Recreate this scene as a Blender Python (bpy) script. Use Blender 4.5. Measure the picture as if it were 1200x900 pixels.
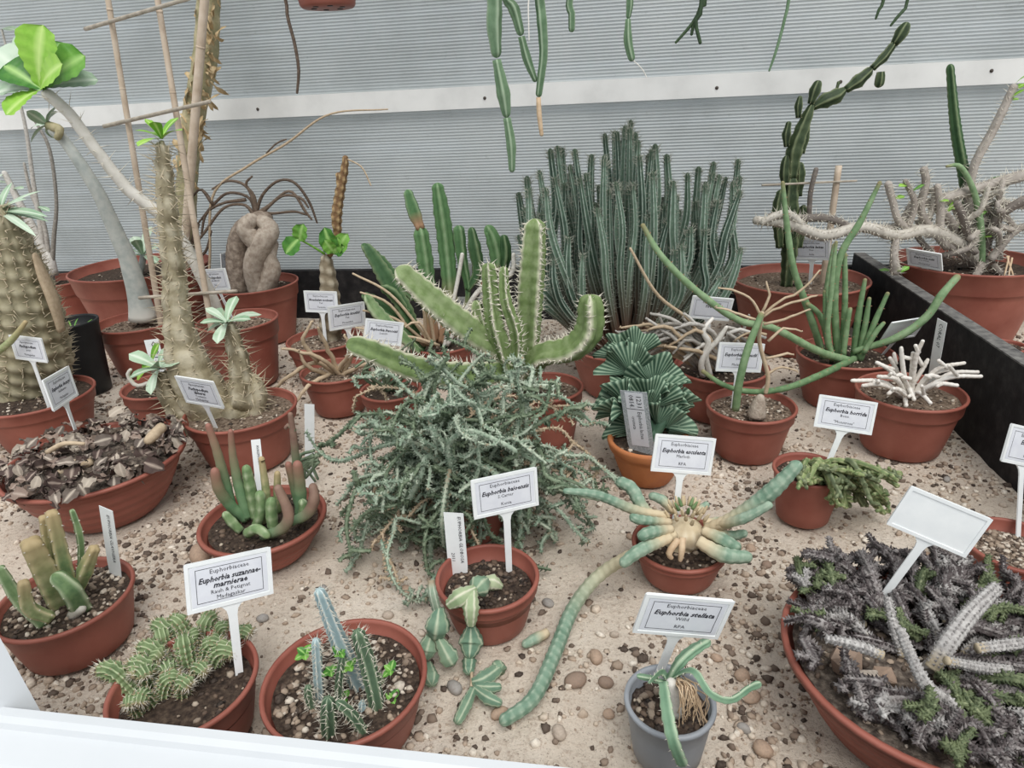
import bpy, math, random
import numpy as np
from mathutils import Matrix, Vector

# ------------------------------------------------------------------ camera, light, exposure
scene = bpy.context.scene
for o in list(bpy.data.objects): bpy.data.objects.remove(o)
COL = scene.collection
RNG = np.random.default_rng(7)
random.seed(7)

YAW, PITCH, ROLL, FPX = math.radians(9.6), math.radians(23.0), math.radians(2.7), 775.0
CAMP = np.array([0.0, 0.0, 0.66])
def cam_axes():
    cy, sy = math.cos(YAW), math.sin(YAW)
    F = np.array([-sy*math.cos(PITCH), cy*math.cos(PITCH), -math.sin(PITCH)])
    R = np.array([cy, sy, 0.0]); U = np.cross(R, F)
    c, s = math.cos(ROLL), math.sin(ROLL)
    return c*R - s*U, c*U + s*R, F
CR, CU, CF = cam_axes()
cd = bpy.data.cameras.new('camera'); cd.sensor_width = 36.0; cd.lens = FPX/1200*36.0; cd.clip_start = 0.02
co = bpy.data.objects.new('camera', cd); COL.objects.link(co)
M = Matrix([[CR[i], CU[i], -CF[i], CAMP[i]] for i in range(3)] + [[0, 0, 0, 1]])
co.matrix_world = M
scene.camera = co

world = bpy.data.worlds.new('overcast_sky'); scene.world = world; world.use_nodes = True
wn = world.node_tree.nodes; wl = world.node_tree.links
bg = wn['Background']; bg.inputs['Color'].default_value = (0.93, 0.97, 1.0, 1); bg.inputs['Strength'].default_value = 0.8
sd = bpy.data.lights.new('sun_offscreen', 'SUN'); sd.energy = 2.3; sd.angle = math.radians(38); sd.color = (1.0, 0.98, 0.94)
so = bpy.data.objects.new('sun_offscreen', sd); COL.objects.link(so)
so.rotation_euler = (math.radians(28), math.radians(14), 0)
so.location = (0, 0, 3)
vs = scene.view_settings
vs.view_transform = 'Standard'; vs.look = 'None'; vs.gamma = 1.0; vs.use_curve_mapping = False
vs.exposure = 0.05

# ------------------------------------------------------------------ view geometry -> places in the room
FH = np.array([-math.sin(YAW), math.cos(YAW), 0.0])          # horizontal forward
def ray(u, v): return CF + (u-600)/FPX*CR - (v-450)/FPX*CU
def proj(X):
    d = X - CAMP; z = d @ CF
    return 600 + FPX*(d @ CR)/z, 450 - FPX*(d @ CU)/z
def on_z(u, v, z):
    d = ray(u, v); return CAMP + d*(z-CAMP[2])/d[2]
def on_y(u, v, y):
    d = ray(u, v); return CAMP + d*(y/d[1])
def depth(X): return float((X-CAMP) @ CF)
def m_per_px(X): return depth(X)/FPX

# ------------------------------------------------------------------ materials
def lin(c):
    return tuple((x/12.92 if x <= 0.04045 else ((x+0.055)/1.055)**2.4) for x in [k/255 for k in c]) + (1,)
def new_mat(name):
    m = bpy.data.materials.new(name); m.use_nodes = True
    nt = m.node_tree; b = nt.nodes['Principled BSDF']
    return m, nt, b
def ramp(nt, fac, cols, pos=None):
    r = nt.nodes.new('ShaderNodeValToRGB'); e = r.color_ramp.elements
    n = len(cols)
    while len(e) < n: e.new(0.5)
    for i, c in enumerate(cols):
        e[i].position = pos[i] if pos else i/max(1, n-1)
        e[i].color = lin(c)
    nt.links.new(fac, r.inputs['Fac']); return r.outputs['Color']
def noise(nt, scale, detail=4, rough=0.55, coord='Object'):
    tc = nt.nodes.new('ShaderNodeTexCoord'); n = nt.nodes.new('ShaderNodeTexNoise')
    n.inputs['Scale'].default_value = scale; n.inputs['Detail'].default_value = detail; n.inputs['Roughness'].default_value = rough
    nt.links.new(tc.outputs[coord], n.inputs['Vector']); return n.outputs['Fac']
def mixc(nt, fac, a, b):
    m = nt.nodes.new('ShaderNodeMix'); m.data_type = 'RGBA'
    for s, v in ((m.inputs[6], a), (m.inputs[7], b)):
        if isinstance(v, tuple): s.default_value = v
        else: nt.links.new(v, s)
    if isinstance(fac, float): m.inputs[0].default_value = fac
    else: nt.links.new(fac, m.inputs[0])
    return m.outputs[2]
def maprange(nt, val, a, b, c=0.0, d=1.0):
    m = nt.nodes.new('ShaderNodeMapRange')
    for i, x in zip((1, 2, 3, 4), (a, b, c, d)): m.inputs[i].default_value = x
    nt.links.new(val, m.inputs[0]); return m.outputs[0]
def bump(nt, b, h, strength=0.4, dist=0.002):
    n = nt.nodes.new('ShaderNodeBump'); n.inputs['Strength'].default_value = strength; n.inputs['Distance'].default_value = dist
    nt.links.new(h, n.inputs['Height']); nt.links.new(n.outputs[0], b.inputs['Normal'])
def surf(name, cols, scale=30, rough=0.7, bs=0.3, bd=0.001, bscale=None, pos=None, spec=0.3, detail=5):
    m, nt, b = new_mat(name)
    c = ramp(nt, noise(nt, scale, detail), cols, pos or [0.3+0.4*i/max(1, len(cols)-1) for i in range(len(cols))])
    nt.links.new(c, b.inputs['Base Color'])
    b.inputs['Roughness'].default_value = rough; b.inputs['Specular IOR Level'].default_value = spec
    if bs: bump(nt, b, noise(nt, bscale or scale*2, 4), bs, bd)
    return m
def stem_mat(name, cols, crest=None, base=None, tip=None, rough=0.6, scale=60, cw=0.8, base_to=0.35, tip_from=0.85, bs=0.25, bd=0.0008, vary=0.15):
    """plant skin: colour noise, paler rib edges, corky foot and young tip, from the mesh's own 'vc' attribute (rib, along, random)"""
    m, nt, b = new_mat(name)
    a = nt.nodes.new('ShaderNodeAttribute'); a.attribute_name = 'vc'
    sp = nt.nodes.new('ShaderNodeSeparateXYZ'); nt.links.new(a.outputs['Vector'], sp.inputs[0])
    n = noise(nt, scale, 4)
    add = nt.nodes.new('ShaderNodeMath'); add.operation = 'MULTIPLY_ADD'
    nt.links.new(sp.outputs[2], add.inputs[0]); add.inputs[1].default_value = vary*2; nt.links.new(n, add.inputs[2])
    c = ramp(nt, maprange(nt, add.outputs[0], 0.32+vary*0.6, 0.68+vary*1.4), cols)
    if crest: c = mixc(nt, maprange(nt, sp.outputs[0], 1-cw, 1.0), c, lin(crest))
    if base: c = mixc(nt, maprange(nt, sp.outputs[1], base_to, base_to*0.3), c, lin(base))
    if tip: c = mixc(nt, maprange(nt, sp.outputs[1], tip_from, 1.0), c, lin(tip))
    nt.links.new(c, b.inputs['Base Color']); b.inputs['Roughness'].default_value = rough
    b.inputs['Specular IOR Level'].default_value = 0.3
    bump(nt, b, noise(nt, scale*4, 3), bs, bd)
    return m
def stone_mat(name, cols, pos=None):
    m, nt, b = new_mat(name)
    a = nt.nodes.new('ShaderNodeAttribute'); a.attribute_name = 'vc'
    sp = nt.nodes.new('ShaderNodeSeparateXYZ'); nt.links.new(a.outputs['Vector'], sp.inputs[0])
    c = ramp(nt, sp.outputs[2], cols, pos)
    c = mixc(nt, maprange(nt, noise(nt, 300, 3), 0.4, 0.75, 0, 0.45), c, lin((120, 108, 98)))
    nt.links.new(c, b.inputs['Base Color']); b.inputs['Roughness'].default_value = 0.8
    b.inputs['Specular IOR Level'].default_value = 0.25
    return m

MT = {}
MT['terracotta'] = surf('terracotta_plastic', [(136, 76, 65), (148, 88, 75), (160, 98, 85)], 14, 0.5, 0.12, 0.0006, 120)
MT['clay'] = surf('clay_orange', [(176, 108, 66), (190, 122, 78), (172, 110, 80)], 18, 0.8, 0.2, 0.0006, 150)
MT['grey_plastic'] = surf('grey_plastic', [(142, 146, 152), (152, 156, 162)], 20, 0.45, 0.06, 0.0004, 90)
MT['black_plastic'] = surf('black_plastic', [(24, 25, 27), (36, 38, 40)], 20, 0.45, 0.06, 0.0004, 90)
MT['soil'] = surf('potting_soil', [(38, 30, 26), (66, 54, 46), (92, 78, 66)], 160, 0.95, 0.9, 0.004, 190)
MT['soil_light'] = surf('gritty_soil', [(74, 60, 50), (116, 100, 86), (150, 134, 118)], 170, 0.95, 0.9, 0.004, 190)
MT['litter'] = surf('leaf_litter', [(52, 44, 40), (92, 82, 74), (140, 128, 116)], 120, 0.95, 0.9, 0.006, 130)
MT['grit'] = stone_mat('grit', [(50, 42, 38), (104, 88, 76), (168, 150, 132), (216, 206, 192)], [0, .35, .7, 1])
MT['grit_dark'] = stone_mat('grit_dark', [(30, 26, 24), (62, 50, 44), (110, 92, 78), (196, 182, 164)], [0, .45, .85, 1])
MT['gravel'] = stone_mat('gravel', [(62, 52, 47), (120, 104, 92), (178, 158, 140), (206, 190, 172), (236, 226, 212)], [0, .25, .5, .8, 1])
MT['pebble'] = stone_mat('pebble', [(128, 112, 102), (176, 148, 126), (186, 172, 158), (152, 150, 148)], [0, .35, .7, 1])
MT['label_white'] = surf('label_plastic', [(226, 229, 230), (236, 238, 238)], 40, 0.4, 0.0)
MT['paper'] = surf('label_paper', [(212, 214, 222), (222, 224, 230)], 60, 0.75, 0.0)
MT['ink'] = surf('ink', [(38, 38, 46), (52, 52, 60)], 60, 0.8, 0.0)
MT['foil'] = surf('galvanised_sheet', [(120, 128, 134), (168, 174, 178), (200, 204, 206)], 420, 0.35, 0.2, 0.0004, 300)
MT['bamboo'] = surf('bamboo', [(178, 158, 138), (200, 182, 162), (212, 196, 178)], 26, 0.6, 0.2, 0.0006, 140)
MT['split_cane'] = surf('split_cane', [(150, 140, 126), (190, 180, 166)], 40, 0.7, 0.15)
MT['wire'] = surf('wire', [(96, 96, 94), (120, 120, 118)], 40, 0.4, 0.0)
MT['white_paint'] = surf('white_paint', [(214, 214, 212), (226, 226, 224), (232, 232, 230)], 9, 0.55, 0.12, 0.0006, 60)
MT['white_metal'] = surf('white_metal', [(202, 206, 210), (212, 215, 218)], 6, 0.4, 0.0)
MT['black_board'] = surf('black_board', [(22, 22, 24), (34, 33, 35), (52, 50, 50)], 38, 0.7, 0.4, 0.002, 90)
MT['board_top'] = surf('weathered_board_edge', [(72, 70, 70), (104, 102, 100), (128, 126, 122)], 60, 0.85, 0.4, 0.001, 160)
MT['screw'] = surf('screw', [(50, 46, 44), (90, 80, 72)], 200, 0.5, 0.0)

# ------------------------------------------------------------------ mesh building
class MB:
    def __init__(s): s.v = []; s.q = []; s.t = []; s.c = []; s.n = 0
    def add(s, V, Q=None, T=None, C=None):
        V = np.asarray(V, float).reshape(-1, 3)
        if Q is not None and len(Q): s.q.append(np.asarray(Q, int)+s.n)
        if T is not None and len(T): s.t.append(np.asarray(T, int)+s.n)
        s.v.append(V); s.n += len(V)
        s.c.append(np.zeros((len(V), 3)) if C is None else np.broadcast_to(np.asarray(C, float), (len(V), 3)))
        return s
    def mesh(s, name, mat, origin=(0, 0, 0), smooth=True):
        me = bpy.data.meshes.new(name)
        V = np.concatenate(s.v) - np.asarray(origin, float)
        Q = np.concatenate(s.q) if s.q else np.zeros((0, 4), int)
        T = np.concatenate(s.t) if s.t else np.zeros((0, 3), int)
        me.vertices.add(len(V)); me.vertices.foreach_set('co', V.astype(np.float32).ravel())
        nl = Q.size+T.size; me.loops.add(nl)
        me.loops.foreach_set('vertex_index', np.concatenate([Q.ravel(), T.ravel()]).astype(np.int32))
        npoly = len(Q)+len(T); me.polygons.add(npoly)
        st = np.concatenate([np.arange(len(Q))*4, Q.size+np.arange(len(T))*3]).astype(np.int32)
        me.polygons.foreach_set('loop_start', st)
        me.polygons.foreach_set('use_smooth', np.full(npoly, smooth))
        at = me.attributes.new('vc', 'FLOAT_VECTOR', 'POINT')
        at.data.foreach_set('vector', np.concatenate(s.c).astype(np.float32).ravel())
        me.materials.append(mat); me.update(calc_edges=True); me.validate()
        return me
def link(name, data, parent=None, loc=None):
    o = bpy.data.objects.new(name, data); COL.objects.link(o)
    if parent is not None: o.parent = parent
    if loc is not None: o.location = loc
    return o
def tag(o, label=None, cat=None, group=None, kind=None):
    if label: o['label'] = label
    if cat: o['category'] = cat
    if group: o['group'] = group
    if kind: o['kind'] = kind
    return o
def empty(name, loc):
    o = link(name, None, None, tuple(loc)); o.empty_display_size = 0.02; return o

def catmull(P, n=12):
    P = np.asarray(P, float)
    if len(P) == 2: return P[0]+(P[1]-P[0])*np.linspace(0, 1, n)[:, None]
    E = np.vstack([2*P[0]-P[1], P, 2*P[-1]-P[-2]]); out = []
    for i in range(len(P)-1):
        p0, p1, p2, p3 = E[i:i+4]; t = np.linspace(0, 1, n, endpoint=False)[:, None]
        out.append(0.5*((2*p1)+(-p0+p2)*t+(2*p0-5*p1+4*p2-p3)*t*t+(-p0+3*p1-3*p2+p3)*t**3))
    return np.vstack(out+[P[-1:]])
def resample(P, R, step, tiplen=None):
    d = np.linalg.norm(np.diff(P, axis=0), axis=1); s = np.concatenate([[0], np.cumsum(d)]); L = s[-1]
    n = max(3, int(round(L/step))+1); q = np.linspace(0, L, n)
    if tiplen:
        tl = min(tiplen, L*0.5)
        q = np.concatenate([q[q < L-tl], L-tl*np.array([1, .7, .42, .2, .06, 0])])
    PP = np.stack([np.interp(q, s, P[:, k]) for k in range(3)], 1); RR = np.interp(q, s, R)
    return PP, RR, q, L
def frames(P):
    T = np.gradient(P, axis=0); T /= np.linalg.norm(T, axis=1)[:, None]+1e-12
    a = np.array([0, 0, 1.0]) if abs(T[0][2]) < 0.8 else CR
    N = np.cross(T[0], a); N /= np.linalg.norm(N); Ns = [N]
    for i in range(1, len(P)):
        N = N - T[i]*(N @ T[i]); N /= np.linalg.norm(N)+1e-12; Ns.append(N)
    Ns = np.array(Ns); return T, Ns, np.cross(T, Ns)
def sweep(mb, pts, rad, step=0.01, ns=8, ribs=0, dep=0.3, sharp=1.0, tub=0.0, period=0.012, phase=0.0, tip=1.0, smooth=12,
          rnd=None, spiral=False, flat=1.0, wob=0.0):
    """tube with optional ribs and tubercles; returns what spines() needs"""
    pts = np.asarray(pts, float); rad = np.broadcast_to(np.asarray(rad, float), (len(pts),)) if np.ndim(rad) else np.full(len(pts), rad)
    P = catmull(pts, smooth)
    R = np.interp(np.linspace(0, len(pts)-1, len(P)), np.arange(len(pts)), rad)
    P, R, s, L = resample(P, R, step, tip*R[-1] if tip else None)
    if wob:
        P = P + RNG.normal(size=P.shape)*wob*np.minimum(1, s/L*4)[:, None]
    R = R.copy()
    if tip:
        tl = min(tip*R[-1], L*0.5); m = s > L-tl
        R[m] *= np.sqrt(np.maximum(0.0, 1-((s[m]-(L-tl))/tl)**2))*0.98+0.02
    T, N, B = frames(P)
    if ribs: ns = ribs*4 if ribs >= 5 else ribs*6
    th = np.arange(ns)*2*math.pi/ns
    if ribs:
        cr = np.abs(np.cos(ribs*th/2)); prof = 1-dep*(1-cr**sharp)
        cr3 = cr**7
    else: cr = np.ones(ns); prof = np.ones(ns); cr3 = np.zeros(ns)
    ph = 2*math.pi*s/period
    if tub:
        if spiral: mod = 1+tub*np.cos(ph[:, None]*0.5+th[None]*spiral)*np.cos(ph[:, None]*0.5-th[None]*max(2, spiral-1))
        else: mod = 1+tub*np.cos(ph)[:, None]*cr[None]
    else: mod = np.ones((len(s), 1))
    rr = R[:, None]*prof[None]*mod
    c, sn = np.cos(th+phase), np.sin(th+phase)
    V = P[:, None]+rr[..., None]*(c[None, :, None]*N[:, None]+flat*sn[None, :, None]*B[:, None])
    m = len(s); i = np.arange(m-1)[:, None]*ns; j = np.arange(ns)[None]; j2 = (j+1) % ns
    Q = np.stack([i+j, i+j2, i+ns+j2, i+ns+j], -1).reshape(-1, 4)
    rv = random.random() if rnd is None else rnd
    if tub and spiral: cr3v = np.clip((mod-1)/tub*0.5+0.5, 0, 1)**2
    else: cr3v = np.broadcast_to(cr3[None], (m, ns))
    C = np.stack([cr3v, np.broadcast_to((s/L)[:, None], (m, ns)), np.full((m, ns), rv)], -1)
    V = V.reshape(-1, 3); C = C.reshape(-1, 3)
    V = np.vstack([V, P[:1], P[-1:]]); C = np.vstack([C, [[0, 0, rv]], [[0, 1, rv]]])
    a = m*ns; jj = np.arange(ns); Tt = np.vstack([np.stack([np.full(ns, a), (jj+1) % ns, jj], 1),
                                             np.stack([np.full(ns, a+1), (m-1)*ns+jj, (m-1)*ns+(jj+1) % ns], 1)])
    mb.add(V, Q, Tt, C)
    return dict(P=P, R=R, s=s, L=L, T=T, N=N, B=B, ribs=ribs, phase=phase, flat=flat)
def spines(mb, S, spacing, length, n_each=1, width=0.0007, ribs=None, start=0.05, jit=0.35, up=0.2):
    ribs = ribs or S['ribs'] or 5
    q = np.arange(S['L']*start, S['L']*0.995, spacing)
    if not len(q): return
    ii = np.interp(q, S['s'], np.arange(len(S['s'])))
    for k in range(ribs):
        i0 = np.clip(ii+RNG.normal(size=len(ii))*0.1, 0, len(S['s'])-1.001); lo = i0.astype(int); fr = (i0-lo)[:, None]
        g = lambda a: a[lo]*(1-fr)+a[lo+1]*fr
        R = (S['R'][lo]*(1-fr[:, 0])+S['R'][lo+1]*fr[:, 0])
        a = k*2*math.pi/ribs + S['phase']
        N = g(S['N']); B = g(S['B']); T = g(S['T'])
        D = math.cos(a)*N+S['flat']*math.sin(a)*B; base = g(S['P'])+D*R[:, None]*0.97
        for e in range(n_each):
            d = D + T*up + RNG.normal(size=D.shape)*jit; d /= np.linalg.norm(d, axis=1)[:, None]
            ln = length*(0.7+0.6*RNG.random(len(d)))[:, None]
            x = np.cross(d, T); x /= np.linalg.norm(x, axis=1)[:, None]+1e-9; y = np.cross(d, x)
            V = np.stack([base+x*width, base-x*width*.5+y*width*.87, base-x*width*.5-y*width*.87, base+d*ln], 1).reshape(-1, 3)
            o = np.arange(len(d))[:, None]*4
            Tt = np.concatenate([o+np.array([[0, 1, 3]]), o+np.array([[1, 2, 3]]), o+np.array([[2, 0, 3]])])
            mb.add(V, None, Tt, (0, 1, random.random()))
def lathe(mb, prof, n=40, axis=(0, 0, 0), close=True):
    prof = np.asarray(prof, float); th = np.arange(n)*2*math.pi/n; m = len(prof)
    V = np.stack([prof[:, 0][:, None]*np.cos(th)[None], prof[:, 0][:, None]*np.sin(th)[None], np.broadcast_to(prof[:, 1][:, None], (m, n))], -1)+np.asarray(axis, float)
    i = np.arange(m-1)[:, None]*n; j = np.arange(n)[None]; j2 = (j+1) % n
    Q = np.stack([i+j, i+j2, i+n+j2, i+n+j], -1).reshape(-1, 4)
    mb.add(V.reshape(-1, 3), Q); return mb
def box(mb, lo, hi, C=None, rot=None, org=(0, 0, 0)):
    lo = np.asarray(lo, float); hi = np.asarray(hi, float)
    V = np.array([[x, y, z] for z in (lo[2], hi[2]) for y in (lo[1], hi[1]) for x in (lo[0], hi[0])])
    if rot is not None: V = V @ np.asarray(rot).T
    V = V+np.asarray(org, float)
    Q = [[0, 2, 3, 1], [4, 5, 7, 6], [0, 1, 5, 4], [1, 3, 7, 5], [3, 2, 6, 7], [2, 0, 4, 6]]
    return mb.add(V, Q, None, C if C is not None else (0, 0, 0))
_g = (1+5**.5)/2
ICO = np.array([(-1, _g, 0), (1, _g, 0), (-1, -_g, 0), (1, -_g, 0), (0, -1, _g), (0, 1, _g), (0, -1, -_g), (0, 1, -_g), (_g, 0, -1), (_g, 0, 1), (-_g, 0, -1), (-_g, 0, 1)])/math.sqrt(1+_g*_g)
ICOF = np.array([(0, 11, 5), (0, 5, 1), (0, 1, 7), (0, 7, 10), (0, 10, 11), (1, 5, 9), (5, 11, 4), (11, 10, 2), (10, 7, 6), (7, 1, 8), (3, 9, 4), (3, 4, 2), (3, 2, 6), (3, 6, 8), (3, 8, 9), (4, 9, 5), (2, 4, 11), (6, 2, 10), (8, 6, 7), (9, 8, 1)])
def stones(mb, pos, size, flat=0.65):
    n = len(pos); sc = np.asarray(size)[:, None]*(0.65+0.7*RNG.random((n, 3))); sc[:, 2] *= flat
    a = RNG.random(n)*6.283; c, s = np.cos(a), np.sin(a)
    V = ICO[None]*(1+0.22*RNG.normal(size=(n, 12, 1)).clip(-1.3, 1.3))*sc[:, None]
    X = V[..., 0]*c[:, None]-V[..., 1]*s[:, None]; Y = V[..., 0]*s[:, None]+V[..., 1]*c[:, None]
    V = np.stack([X, Y, V[..., 2]], -1)+np.asarray(pos)[:, None]
    F = (ICOF[None]+np.arange(n)[:, None, None]*12).reshape(-1, 3)
    C = np.zeros((n, 12, 3)); C[..., 2] = RNG.random(n)[:, None]
    mb.add(V.reshape(-1, 3), None, F, C.reshape(-1, 3))

def vnoise(x, y, s, seed=0):
    r = np.random.default_rng(seed); G = r.random((64, 64)); x = np.asarray(x)*s+32; y = np.asarray(y)*s+32
    xi = np.floor(x).astype(int); yi = np.floor(y).astype(int); fx = x-xi; fy = y-yi
    fx = fx*fx*(3-2*fx); fy = fy*fy*(3-2*fy); g = lambda a, b: G[a % 64, b % 64]
    return (g(xi, yi)*(1-fx)+g(xi+1, yi)*fx)*(1-fy)+(g(xi, yi+1)*(1-fx)+g(xi+1, yi+1)*fx)*fy

# ------------------------------------------------------------------ lettering (built early, one mesh for each line of print)
LETTER = {}
def lettering(txt, bold=False, italic=False):
    k = (txt, bold, italic)
    if k in LETTER: return LETTER[k]
    c = bpy.data.curves.new('txt', 'FONT'); c.body = txt; c.size = 1.0; c.align_x = 'CENTER'; c.align_y = 'CENTER'; c.resolution_u = 1
    if bold: c.offset = 0.028
    if italic: c.shear = 0.28
    o = bpy.data.objects.new('txt', c); COL.objects.link(o)
    dg = bpy.context.evaluated_depsgraph_get(); me = bpy.data.meshes.new_from_object(o.evaluated_get(dg))
    nv = len(me.vertices); V = np.zeros(nv*3); me.vertices.foreach_get('co', V); V = V.reshape(-1, 3)
    me.calc_loop_triangles(); T = np.zeros(len(me.loop_triangles)*3, int); me.loop_triangles.foreach_get('vertices', T)
    bpy.data.objects.remove(o); bpy.data.curves.remove(c); bpy.data.meshes.remove(me)
    LETTER[k] = (V, T.reshape(-1, 3)); return LETTER[k]

# ================================================================== STRUCTURE
WALL_Y = 2.12
XL, XR = -3.4, 2.8
# --- sand bed
m, nt, b = new_mat('sand')
n1 = noise(nt, 5, 6, 0.6); n2 = noise(nt, 130, 5, 0.7); n3 = noise(nt, 420, 3, 0.6)
c = ramp(nt, n1, [(190, 176, 161), (212, 199, 184), (223, 212, 199)], [0.3, 0.5, 0.7])
c = mixc(nt, maprange(nt, n2, 0.52, 0.68, 0, 0.75), c, lin((164, 144, 128)))
c = mixc(nt, maprange(nt, n3, 0.60, 0.72, 0, 0.8), c, lin((94, 78, 68)))
c = mixc(nt, maprange(nt, n3, 0.38, 0.28, 0, 0.7), c, lin((226, 212, 196)))
nt.links.new(c, b.inputs['Base Color']); b.inputs['Roughness'].default_value = 0.95; b.inputs['Specular IOR Level'].default_value = 0.15
bump(nt, b, n2, 0.8, 0.006)
MT['sand'] = m
def sand_z(x, y):
    return -0.004 + 0.008*(vnoise(x, y, 6, 1)-0.5) + 0.006*(vnoise(x, y, 17, 2)-0.5) + 0.003*(vnoise(x, y, 45, 3)-0.5)
xs = np.arange(XL, XR, 0.016); ys = np.arange(0.30, WALL_Y+0.01, 0.016)
GX, GY = np.meshgrid(xs, ys); GZ = sand_z(GX, GY)
nx = len(xs); i = np.arange(len(ys)-1)[:, None]*nx; j = np.arange(nx-1)[None]
Q = np.stack([i+j, i+j+1, i+nx+j+1, i+nx+j], -1).reshape(-1, 4)
mb = MB().add(np.stack([GX, GY, GZ], -1).reshape(-1, 3), Q)
tag(link('floor', mb.mesh('floor', MT['sand'])), 'tan sand and fine grit filling the greenhouse bed', None, None, 'structure')

# --- ribbed polycarbonate wall, two sheets
m, nt, b = new_mat('polycarbonate')
c = ramp(nt, noise(nt, 2.2, 6, 0.6), [(166, 171, 171), (184, 189, 189), (194, 198, 197)], [0.3, 0.5, 0.7])
c = mixc(nt, maprange(nt, noise(nt, 40, 5, 0.7), 0.62, 0.75, 0, 0.35), c, lin((120, 124, 122)))
tcn = nt.nodes.new('ShaderNodeTexCoord'); mp = nt.nodes.new('ShaderNodeMapping'); mp.inputs['Scale'].default_value = (1, 1, 26)
nt.links.new(tcn.outputs['Object'], mp.inputs[0]); nn = nt.nodes.new('ShaderNodeTexNoise'); nn.inputs['Scale'].default_value = 1.3; nn.inputs['Detail'].default_value = 5
nt.links.new(mp.outputs[0], nn.inputs['Vector'])
c = mixc(nt, maprange(nt, nn.outputs['Fac'], 0.5, 0.75, 0, 0.4), c, lin((205, 212, 216)))
nt.links.new(c, b.inputs['Base Color']); b.inputs['Roughness'].default_value = 0.4
tr = nt.nodes.new('ShaderNodeBsdfTranslucent'); nt.links.new(c, tr.inputs['Color'])
ms = nt.nodes.new('ShaderNodeMixShader'); ms.inputs[0].default_value = 0.35
nt.links.new(b.outputs[0], ms.inputs[1]); nt.links.new(tr.outputs[0], ms.inputs[2]); nt.links.new(ms.outputs[0], nt.nodes['Material Output'].inputs[0])
MT['poly'] = m
def sheet(z0, z1):
    pitch = 0.0088; n = int((z1-z0)/pitch); z = []; y = []
    for k in range(n+1):
        for f, d in ((0.0, 0.0), (0.16, 0.0024), (0.34, 0.0024), (0.5, 0.0)):
            z.append(z0+(k+f)*pitch); y.append(WALL_Y-d)
    z = np.array(z); y = np.array(y); mb = MB(); N = len(z)
    V = np.concatenate([np.stack([np.full(N, XL), y, z], 1), np.stack([np.full(N, XR), y, z], 1)])
    a = np.arange(N-1); mb.add(V, np.stack([a, a+N, a+N+1, a+1], 1))
    return mb
RZ0 = on_y(600, 125, WALL_Y)[2]; RZ1 = on_y(600, 99, WALL_Y)[2]; BZ = on_y(610, 313, WALL_Y)[2]
wall = tag(link('wall_back', sheet(BZ-0.02, RZ0+0.01).mesh('wall_back', MT['poly'])), 'grey ribbed translucent polycarbonate greenhouse wall', None, None, 'structure')
link('panel', sheet(RZ1-0.01, 2.0).mesh('panel', MT['poly']), wall)
rail = box(MB(), (XL, WALL_Y-0.022, RZ0), (XR, WALL_Y-0.004, RZ1)).mesh('trim_1', MT['white_paint'], smooth=False)
rail = tag(link('trim_1', rail), 'white painted rail across the polycarbonate wall', None, None, 'structure')
for (u, v) in ((302, 128), (568, 115), (840, 103), (1162, 83), (985, 96), (150, 133)):
    q = on_y(u, v, WALL_Y-0.022); mb = MB()
    lathe(mb, [(0.0001, 0.003), (0.004, 0.002), (0.005, 0)], 10)
    o = link('screw', mb.mesh('screw', MT['screw']), rail, tuple(q)); o.rotation_euler = (math.pi/2, 0, 0)
bb = box(MB(), (XL, WALL_Y-0.03, -0.03), (XR, WALL_Y+0.01, BZ)).mesh('trim_2', MT['black_board'], smooth=False)
tag(link('trim_2', bb), 'black board along the foot of the polycarbonate wall', None, None, 'structure')
# --- divider board
DX, DZ = 0.695, 0.205
dv = tag(link('trim_3', box(MB(), (DX, 0.45, -0.03), (DX+0.03, WALL_Y-0.031, DZ-0.001)).mesh('trim_3', MT['black_board'], smooth=False)),
         'black board dividing the two sand beds', None, None, 'structure')
link('board_edge', box(MB(), (DX, 0.45, DZ-0.001), (DX+0.03, WALL_Y-0.031, DZ+0.002)).mesh('board_edge', MT['board_top'], smooth=False), dv)
# --- front ledge: white metal profile with lip
LZ = 0.13; A = on_z(0, 825, LZ); B_ = on_z(700, 899, LZ); LY = 0.5*(A[1]+B_[1])
prof = [(LY, -0.05), (LY, LZ-0.004), (LY-0.003, LZ), (LY-0.012, LZ), (LY-0.017, LZ-0.004), (LY-0.019, LZ-0.010), (LY-0.05, LZ-0.014), (LY-0.075, LZ-0.02), (LY-0.082, LZ-0.03), (LY-0.082, -0.25)]
pr = np.array(prof); N = len(pr); a = np.arange(N-1)
V = np.concatenate([np.stack([np.full(N, XL), pr[:, 0], pr[:, 1]], 1), np.stack([np.full(N, XR), pr[:, 0], pr[:, 1]], 1)])
tag(link('trim_4', MB().add(V, np.stack([a, a+1, a+N+1, a+N], 1)).mesh('trim_4', MT['white_metal'], smooth=False)), 'white metal ledge along the front of the bed', None, None, 'structure')
# corner brace at the left end of the ledge
p0 = on_z(24, 835, 0.115); p1 = CAMP + ray(-58, 690)*(depth(p0)*0.93)
mb = MB(); d = p1-p0; d /= np.linalg.norm(d); sdv = np.cross(d, ray(0, 800)); sdv /= np.linalg.norm(sdv); bk = np.cross(sdv, d)
sdv = sdv if sdv @ CR < 0 else -sdv
V = [p0-d*0.05+a*sdv*0.07+bb_*bk*0.025+e*d*0.4 for e in (0, 1) for a in (-0.2, 1) for bb_ in (0, 1)]
mb.add(V, [[0, 1, 3, 2], [4, 6, 7, 5], [0, 2, 6, 4], [1, 5, 7, 3], [0, 4, 5, 1], [2, 3, 7, 6]])
tag(link('trim_5', mb.mesh('trim_5', MT['white_metal'], smooth=False)), 'white slanting brace at the corner of the ledge', None, None, 'structure')

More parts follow.
